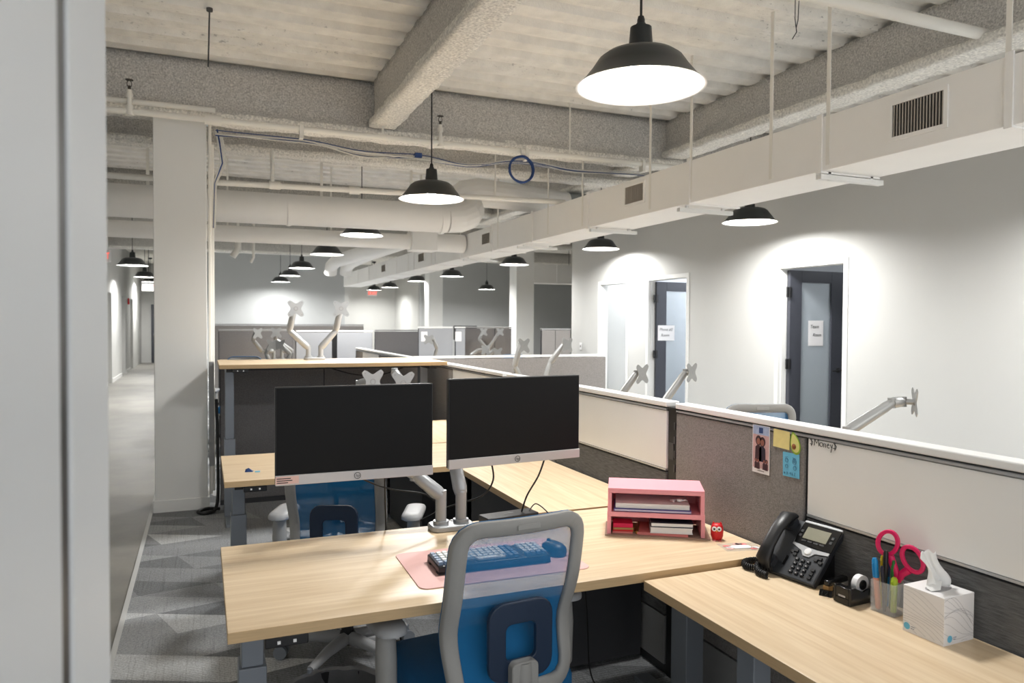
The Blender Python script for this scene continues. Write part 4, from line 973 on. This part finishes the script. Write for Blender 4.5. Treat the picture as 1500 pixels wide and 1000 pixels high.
# local: x to the right of the user, y away from the user, tilted face
TL = math.radians(47)
FM = RX(TL)              # face plane: x right, y up the slope
def onface(x, y, z=0): return TR((0, 0, .012)) @ FM @ TR((x, y, z))
MB().prism([(-.105, 0), (.105, 0), (.105, .105), (.103, .12), (.112, .2), (.06, .206), (-.105, .2)], -.022, 0, onface(0, 0)).build('body', 'phone_body', ph, bevel=.004)
MB().add([(-.09, .025, 0), (.09, .025, 0), (.09, .125, 0), (-.09, .125, 0), (-.08, .115, .13), (.08, .115, .13), (.08, .135, .12), (-.08, .135, .12)], [(0, 1, 5, 4), (1, 2, 6, 5), (2, 3, 7, 6), (3, 0, 4, 7), (4, 5, 6, 7), (3, 2, 1, 0)]).build('stand', 'black_plastic', ph, smooth=0)
MB().box(-.03, .108, .118, .198, 0, .003, M=onface(0, 0)).build('display_panel', 'black_gloss', ph, smooth=0, bevel=.001)
MB().box(-.008, .078, .142, .184, .003, .0042, M=onface(0, 0)).build('screen', 'lcd', ph, smooth=0)
MB().box(-.028, .110, .197, .206, -.004, .004, M=onface(0, 0)).build('top_strip', 'silver', ph, smooth=0, bevel=.002)
MB().prism([(-.03, .122), (-.03, .114), (.01, .100), (.024, .084), (.046, .084), (.06, .100), (.105, .106), (.105, .116), (.06, .114), (.02, .116)], 0, .003, onface(0, 0)).build('silver_band', 'silver', ph, smooth=0)
MB().lathe([(0, .007), (.010, .0065), (.0125, .004), (.0125, 0)], 20, onface(.035, .101)).build('navigation_button', 'white_plastic', ph)
pk = None
def key(x, y, wd=.0125, hh=.0085):
    global pk
    if pk is None: pk = MB().box(-.5, .5, -.5, .5, 0, 1).build('key', 'black_plastic', ph, smooth=0); o = pk
    else: o = pk.copy(); COL.objects.link(o)
    o.matrix_local = onface(x, y) @ Matrix.Diagonal((wd, hh, .0045, 1))
for r in range(4):
    for c in range(3): key(.012+c*.021, .068-r*.0155)
for x, y in ((-.016, .088), (-.004, .094), (-.004, .080), (.073, .082), (.085, .09), (.092, .076), (.082, .047), (.082, .033), (.082, .019)): key(x, y)
for k in range(4): key(.002+k*.022, .134, .016, .005)
for y in (.150, .166): key(-.020, y, .009, .009); key(.092, y, .009, .009)
MB().box(-.026, -.021, .035, .068, 0, .004, M=onface(0, 0)).build('volume_bar', 'black_gloss', ph, smooth=0)
g = MB()
for r in range(4):
    for c in range(3): g.box(-.002, .002, -.0016, .0016, .0045, .0048, M=onface(.012+c*.021, .068-r*.0155))
g.build('key_print', 'line_grey', ph, smooth=0)
hp = [(-.072, .004, .012), (-.074, .02, .034), (-.075, .07, .044), (-.075, .13, .046), (-.074, .185, .036), (-.072, .205, .014)]
def oval(pts, rx, ry, n=14):
    vs = []
    for i, p in enumerate(pts):
        a, b_ = Vector(pts[max(i-1, 0)]), Vector(pts[min(i+1, len(pts)-1)]); t_ = (b_-a).normalized(); nx = Vector((1, 0, 0)); nz = t_.cross(nx).normalized()
        for k in range(n): q = 2*PI*k/n; vs.append(onface(0, 0) @ (Vector(p)+nx*math.cos(q)*rx[i]+nz*math.sin(q)*ry[i]))
    return MB().add(vs, [(i*n+k, i*n+(k+1) % n, (i+1)*n+(k+1) % n, (i+1)*n+k) for i in range(len(pts)-1) for k in range(n)]+[tuple(range(n-1, -1, -1)), tuple((len(pts)-1)*n+k for k in range(n))])
oval(hp, [.022, .027, .024, .024, .027, .022], [.010, .018, .013, .013, .018, .010]).build('handset', 'black_plastic', ph, smooth=60)
for yy_ in (.03, .18): MB().prism(rrect(.05, .05, .02, 4, -.073, yy_), 0, .02, onface(0, 0)).build('cradle', 'phone_body', ph)
# coiled cord lying on the desk
cord = []
path = [(-.085, .02, .02), (-.12, -.01, .014), (-.16, -.02, .012), (-.19, .015, .012), (-.18, .06, .012), (-.14, .075, .012), (-.11, .045, .014), (-.13, .01, .022), (-.10, -.03, .014), (-.06, -.035, .012)]
Pp = [Vector(p)+Vector((.03, -.01, 0)) for p in path]; sm = []
for i in range(len(Pp)-1):
    a, b_, c, d = Pp[max(i-1, 0)], Pp[i], Pp[i+1], Pp[min(i+2, len(Pp)-1)]
    for s in range(48):
        u = s/48; sm.append(.5*((2*b_)+(c-a)*u+(2*a-5*b_+4*c-d)*u*u+(3*b_-a-3*c+d)*u**3))
hel = []
for i in range(len(sm)-1):
    t_ = (sm[i+1]-sm[i]).normalized(); a = t_.cross(Vector((0, 0, 1))).normalized(); b_ = t_.cross(a); q = i*2*PI/7.5
    hel.append(sm[i]+(a*math.cos(q)+b_*math.sin(q))*.009)
MB().tube(hel, .0028, 5).build('coiled_cord', 'rubber', ph, smooth=60)

# tape dispenser
td = thing('tape_dispenser', 'black tape dispenser with a clear tape roll beside the phone', 'tape dispenser', (1.765, 1.60, RZT), math.radians(4))
MB().prism([(-.065, .002), (.065, .002), (.065, .022), (.045, .05), (.005, .04), (-.01, .036), (-.045, .052), (-.065, .052)], -.03, -.022, RX(PI/2)).prism([(-.065, .002), (.065, .002), (.065, .022), (.045, .05), (.005, .04), (-.01, .036), (-.045, .052), (-.065, .052)], .022, .03, RX(PI/2)).box(-.065, .065, -.022, .022, .002, .02).box(-.065, -.045, -.022, .022, .02, .05).box(.045, .065, -.022, .022, .018, .03).build('body', 'black_gloss', td, bevel=.002)
MB().box(-.06, .06, -.026, .026, 0, .003).build('foot_pad', 'rubber', td, smooth=0)
MB().lathe([(.014, -.009), (.027, -.009), (.027, .009), (.014, .009), (.014, -.009)], 28, TR((.01, 0, .048)) @ RX(PI/2)).build('tape_roll', 'white_plastic', td); MB().lathe([(.010, -.012), (.014, -.012), (.014, .012), (.010, .012), (.010, -.012)], 20, TR((.01, 0, .048)) @ RX(PI/2)).build('hub', 'black_plastic', td)
MB().box(-.066, -.0655, -.012, .012, .022, .027).build('brand_mark', 'line_grey', td, smooth=0)
st = thing('stapler', 'small black stapler between phone and tape dispenser', 'stapler', (1.772, 1.685, RZT), math.radians(10))
MB().box(-.05, .05, -.012, .012, 0, .008).build('base', 'black_gloss', st, bevel=.003); MB().box(-.05, .045, -.011, .011, .022, .040).build('top_arm', 'black_gloss', st, bevel=.005); MB().box(.025, .045, -.01, .01, .006, .024).build('hinge', 'silver', st); MB().box(-.052, -.03, -.009, .009, .008, .023).build('magazine', 'kraft', st)
bcp = thing('binder_clip', 'black binder clip lying before the stapler', 'clip', (1.712, 1.665, RZT), .5)
MB().prism([(-.012, 0), (.012, 0), (.004, .016), (-.004, .016)], -.018, .018, RX(PI/2)).build('jaw', 'black_gloss', bcp); MB().tube([(-.006, -.008, .014), (-.028, -.006, .010), (-.028, .006, .010), (-.006, .008, .014)], .0015, 6).build('lever', 'black_gloss', bcp)

# pen cup, pens, scissors
CU = Vector((1.785, 1.505, RZT))
cu = thing('pen_cup', 'clear acrylic pen cup beside the tissue box', 'pen cup', CU, .12)
MB().box(-.036, .036, -.036, -.033, .003, .088).box(-.036, .036, .033, .036, .003, .088).box(-.036, -.033, -.033, .033, .003, .088).box(.033, .036, -.033, .033, .003, .088).build('walls', 'acrylic', cu, smooth=0); MB().box(-.036, .036, -.036, .036, 0, .003).build('bottom', 'acrylic', cu, smooth=0)
def pen(label, x, y, tx, ty, h, r, m, capm, z0=.004):
    t = thing('pen', label, 'pen', CU+Vector((x, y, z0)), 0, 'pens in the acrylic cup'); d = Vector((tx, ty, h))
    MB().tube([(0, 0, 0), d*.03, d*.62], [r*.5, r, r], 10).build('barrel', m, t, smooth=50); MB().tube([d*.62, d*.95, d], [r*1.1, r*1.1, r*.7], 10).build('cap', capm, t, smooth=50)
    MB().tube([d*.66+Vector((-r*1.4, 0, 0)), d*.9+Vector((-r*1.4, 0, 0))], r*.25, 6).build('clip', capm, t)
pen('bright blue marker with peach band at the cup corner', -.024, .018, -.004, .012, .142, .0075, 'pen_peach', 'pen_blue')
pen('tall black marker standing in the pen cup', -.008, .012, -.002, -.004, .168, .0062, 'black_plastic', 'black_plastic')
pen('dark green pen in the middle of the cup', .008, .006, .003, -.006, .140, .0045, 'pen_green', 'pen_green')
pen('blue pen leaning right in the cup', .015, .023, .004, .002, .138, .005, 'pen_blue', 'ink_blue')
pen('yellow pencil at the back of the cup', -.002, .026, .0, .002, .146, .0036, 'pen_yellow', 'pen_yellow')
pen('yellow-green highlighter low in the cup', -.008, -.018, -.002, -.003, .10, .008, 'highlighter', 'highlighter')
pen('thin dark pen at the far edge of the cup', -.026, -.004, -.006, .006, .128, .004, 'navy', 'navy')
sz = thing('scissors', 'hot pink handled scissors standing in the pen cup', 'scissors', CU+Vector((.017, -.008, .006)), math.radians(-70)); sz.rotation_euler = (0, math.radians(2), math.radians(-76)); sz.scale = (1.35, 1, 1.22)
for sx, tl in ((-1, .30), (1, -.45)):
    ov = [(.024*math.cos(a)*(1 if 1 else 0), .033*math.sin(a)) for a in (2*PI*i/24 for i in range(24))]; oi = [(.0155*math.cos(a), .024*math.sin(a)) for a in (2*PI*i/24 for i in range(24))]
    M = TR((sx*.026, 0, .148-(0 if sx < 0 else .022))) @ RY(tl) @ RX(PI/2)
    MB().ring_prism(ov, oi, -.005, .005, M).build('handle_loop', 'hot_pink', sz, smooth=40, bevel=.002)
    MB().tube([(sx*.020, 0, .120-(0 if sx < 0 else .02)), (sx*.006, 0, .085), (0, 0, .065)], [.009, .008, .006], 8).build('shank', 'hot_pink', sz, smooth=50)
    MB().add([(sx*.0, -.001*sx-.0008, .075), (sx*.011, -.001*sx-.0008, .07), (sx*.002, -.001*sx-.0008, .0), (0, -.001*sx+.0008, .075), (sx*.011, -.001*sx+.0008, .07), (sx*.002, -.001*sx+.0008, .0)], [(0, 1, 2), (3, 5, 4), (0, 3, 4, 1), (1, 4, 5, 2), (2, 5, 3, 0)]).build('blade', 'silver', sz, smooth=0)
MB().lathe([(0, .004), (.004, .003), (.004, -.003), (0, -.004)], 10, TR((0, 0, .072)) @ RX(PI/2)).build('pivot', 'red_toy', sz)

# tissue box
tb = thing('tissue_box', 'white tissue box with grey line pattern at the desk edge', 'tissue box', (1.768, 1.345, RZT), math.radians(2))
W2, HB = .0575, .122
MB().box(-W2, W2, -W2, W2, 0, HB).build('carton', 'paper', tb, smooth=0, bevel=.001)
MB().prism([(.042*math.cos(a), .022*math.sin(a)) for a in (2*PI*i/24 for i in range(24))], HB, HB+.0006).build('opening', 'line_grey', tb)
lines = MB()
for k in range(11):
    f_ = k/10
    pts = []
    for s in range(15):
        u = s/14; x = -W2+2*W2*u; z = HB*(1-.08-.85*f_*f_)-(HB*.55*(u**2.2))*(1-f_*.6)+.012*math.sin(u*5+k)
        if .004 < z < HB-.002: pts.append((x, -W2-.0002, z))
    if len(pts) > 2: lines.tube(pts, .00035, 4)
    pts = []
    for s in range(15):
        u = s/14; y = W2-2*W2*u; z = HB*(.95-.85*f_)-HB*.30*(u**1.5)+.006*math.sin(u*4+k*.8)
        if .004 < z < HB-.002: pts.append((-W2-.0002, y, z))
    if len(pts) > 2: lines.tube(pts, .00035, 4)
lines.build('line_pattern', 'line_grey', tb)
lgm = MB()
for M in (TR((-W2-.0003, .045, .016)) @ RZ(-PI/2) @ RX(PI/2), TR((-.035, -W2-.0003, .016)) @ RX(PI/2)):
    lgm.lathe([(.0, .0003), (.009, .0003), (.009, 0)], 20, M)
lgm.build('round_logo', 'note_blue', tb)
for M in (TR((-W2-.0004, .033, .018)) @ RZ(-PI/2) @ RX(PI/2), TR((-.022, -W2-.0004, .018)) @ RX(PI/2)):
    MB().box(0, .012, -.0006, .0006, 0, .0003, M=M).box(0, .009, -.0056, -.0044, 0, .0003, M=M).build('small_print', 'ink_blue', tb, smooth=0)
ts = MB(); nu, nv = 16, 14; vs = []
for j in range(nv+1):
    v = j/nv; zc = HB+.095*v; wd = .036*(1-.12*v)+.008*math.sin(v*7)
    for i in range(nu+1):
        u = i/nu*2-1
        vs.append((u*wd*.9-.018*v*v*1.2+.004*math.sin(6*u+3*v), .010*math.sin(u*4.2+v*2.5)*(1-.4*v)+.022*v*math.sin(v*2.2), zc-.012*abs(u)**2*v+.004*math.sin(u*9)))
ts.add(vs, [(j*(nu+1)+i, j*(nu+1)+i+1, (j+1)*(nu+1)+i+1, (j+1)*(nu+1)+i) for j in range(nv) for i in range(nu)])
o = ts.build('tissue', 'tissue', tb, smooth=180); so = o.modifiers.new('solid', 'SOLIDIFY'); so.thickness = .0012
MB().add([(-.045, -.012, HB+.002), (-.02, -.02, HB+.004), (.0, -.01, HB+.022), (-.015, .012, HB+.02), (-.04, .01, HB+.008), (-.02, -.002, HB+.02)], [(0, 1, 5), (1, 2, 5), (2, 3, 5), (3, 4, 5), (4, 0, 5)]).build('tissue_fold', 'tissue', tb, smooth=180)

# ------------------------------------------------------------------ pinned to the partition
FX = PX0-.001
def on_panel(px, py): return at_x(px, py, FX)
def flat(name, label, cat, px, py, w_, h_, m, tilt=0):
    c = on_panel(px, py); t = thing(name, label, cat, (FX, c.y, c.z)); t.rotation_euler = (tilt, 0, 0)
    MB().box(-.0012, 0, -w_/2, w_/2, -h_/2, h_/2).build('sheet', m, t, smooth=0); return t
# local here: +y is left in the picture
pht = flat('photo_strip', 'pink photo booth strip pinned on the grey fabric', 'photo', 1115, 658, .088, .172, 'paper')
MB().box(-.0016, -.0012, -.041, .041, -.068, .052).build('print', 'photo_bg', pht, smooth=0); MB().box(-.0016, -.0012, -.041, .041, .052, .084).build('header', 'photo_top', pht, smooth=0)
MB().box(-.002, -.0016, -.010, .010, .058, .078).build('crest', 'cable_blue', pht, smooth=0)
def figure(y, z, s, dark):
    MB().prism([(.016*s*math.cos(a), .019*s*math.sin(a)) for a in (2*PI*i/14 for i in range(14))], 0, .0003, TR((-.0018, y, z+.045*s)) @ RZ(-PI/2) @ RX(PI/2)).build('hair', 'photo_dark', pht)
    MB().prism([(.010*s*math.cos(a), .012*s*math.sin(a)) for a in (2*PI*i/14 for i in range(14))], 0, .0003, TR((-.0022, y, z+.042*s)) @ RZ(-PI/2) @ RX(PI/2)).build('face', 'photo_skin', pht)
    MB().prism([(-.018*s, -.03*s), (.018*s, -.03*s), (.016*s, .02*s), (.006*s, .028*s), (-.006*s, .028*s), (-.016*s, .02*s)], 0, .0003, TR((-.002, y, z)) @ RZ(-PI/2) @ RX(PI/2)).build('dress', dark, pht)
figure(.012, -.012, .95, 'photo_dark'); figure(-.008, -.015, .95, 'navy')
for y in (.024, -.018): figure(y, -.058, .42, 'photo_dark'); figure(y-.012, -.059, .42, 'photo_dark')
MB().box(-.0015, -.0012, -.018, .016, -.0785, -.0765).build('caption', 'ink', pht, smooth=0)
flat('sticky_note', 'yellow sticky note pinned beside the avocado', 'sticky note', 1145, 643, .078, .062, 'note_yellow', .03)
bn = flat('sticky_note', 'blue sticky note with ink doodles under the avocado', 'sticky note', 1159, 681, .076, .082, 'note_blue', -.02)
to3 = lambda y, z: Vector((-.0016, -y, z))
circ = lambda cx, cy, r: [(cx+r*math.cos(2*PI*i/12), cy+r*math.sin(2*PI*i/12)) for i in range(13)]
stroke_text([circ(-.020, .014, .007), circ(-.020, -.006, .006), circ(.016, .014, .009), circ(.016, .014, .004), circ(.018, -.008, .007), [(-.026, .024), (-.014, .026)], [(.008, .026), (.024, .024)],
             [(-.018, -.024), (-.018, -.034), (-.012, -.03), (-.018, -.026)], [(-.006, -.03), (-.002, -.025), (.001, -.033)], [(.006, -.024), (.006, -.034), (.011, -.03)], [(.015, -.025), (.020, -.025), (.015, -.034), (.021, -.034)], circ(-.03, -.03, .0025)], .0006, 'doodle', 'ink_blue', bn, to3)
av = flat('avocado_cutout', 'avocado shaped paper cutout pinned on the fabric', 'cutout', 1165, 649, .001, .001, 'avocado_skin', 0)
def egg(s): return [(s*(.021+.004*-math.sin(a))*math.cos(a)*(1 if math.sin(a) < 0 else 1-.45*math.sin(a)**2), s*.037*math.sin(a)) for a in (2*PI*i/28 for i in range(28))]
MP = RX(-.30) @ RZ(-PI/2) @ RX(PI/2)
MB().prism(egg(1.05), 0, .001, TR((-.001, 0, 0)) @ MP).build('skin', 'avocado_skin', av); MB().prism(egg(.86), .001, .0014, TR((-.001, 0, 0)) @ MP).build('flesh', 'avocado_flesh', av)
MB().lathe([(0, .004), (.007, .003), (.010, 0)], 16, TR((-.0024, .004, -.012)) @ MP).build('pit', 'avocado_pit', av, smooth=60)
# handwriting on the whiteboard
hwp = on_panel(1205, 650)
hw = thing('whiteboard_writing', 'black handwritten $ Money $ at the top corner of the whiteboard', 'writing', (PX0-.0006, hwp.y, hwp.z)); hw.rotation_euler = (.0, 0, 0)
h3 = lambda y, z: Vector((0, -y, z))
L_ = []
def dollar(x): return [[(x+.008, .011), (x, .014), (x-.005, .008), (x+.006, .0), (x+.003, -.009), (x-.006, -.007)], [(x+.001, .018), (x, -.014)]]
L_ += dollar(-.048); L_ += [[(-.036, -.010), (-.034, .012), (-.026, -.002), (-.018, .012), (-.016, -.010)]]
L_ += [circ(-.006, -.003, .0065), [(.005, -.010), (.005, .003), (.012, .002), (.013, -.010)], [(.018, -.002), (.027, -.001), (.023, .004), (.018, -.003), (.022, -.010), (.028, -.009)], [(.032, .003), (.036, -.007)], [(.041, .004), (.034, -.022)]]
L_ += dollar(.050)
stroke_text(L_, .0011, 'strokes', 'ink', hw, h3)

# ------------------------------------------------------------------ bin under the desk
bi = thing('waste_bin', 'black waste bin with a clear liner under the near desk', 'bin', (.395, 2.43, .006)); bi.scale = (.93, .93, 1.13)
MB().lathe([(0, .004), (.15, .004), (.155, 0), (.19, .27), (.20, .272), (.198, .262), (.155, .02), (0, .018)], 36).build('bucket', 'bin', bi, smooth=40)
lv = []; n = 60
for k in range(n):
    a = 2*PI*k/n; j = .006*math.sin(9*a)+random.uniform(-.004, .004)
    lv += [((.205+j)*math.cos(a), (.205+j)*math.sin(a), .20+random.uniform(-.015, .015)), ((.207+j)*math.cos(a), (.207+j)*math.sin(a), .278+random.uniform(-.004, .006)), ((.186+j)*math.cos(a), (.186+j)*math.sin(a), .275), ((.17+j)*math.cos(a), (.17+j)*math.sin(a), .19)]
MB().add(lv, [(k*4+s, ((k+1) % n)*4+s, ((k+1) % n)*4+s+1, k*4+s+1) for k in range(n) for s in range(3)]).build('liner', 'liner', bi, smooth=60)
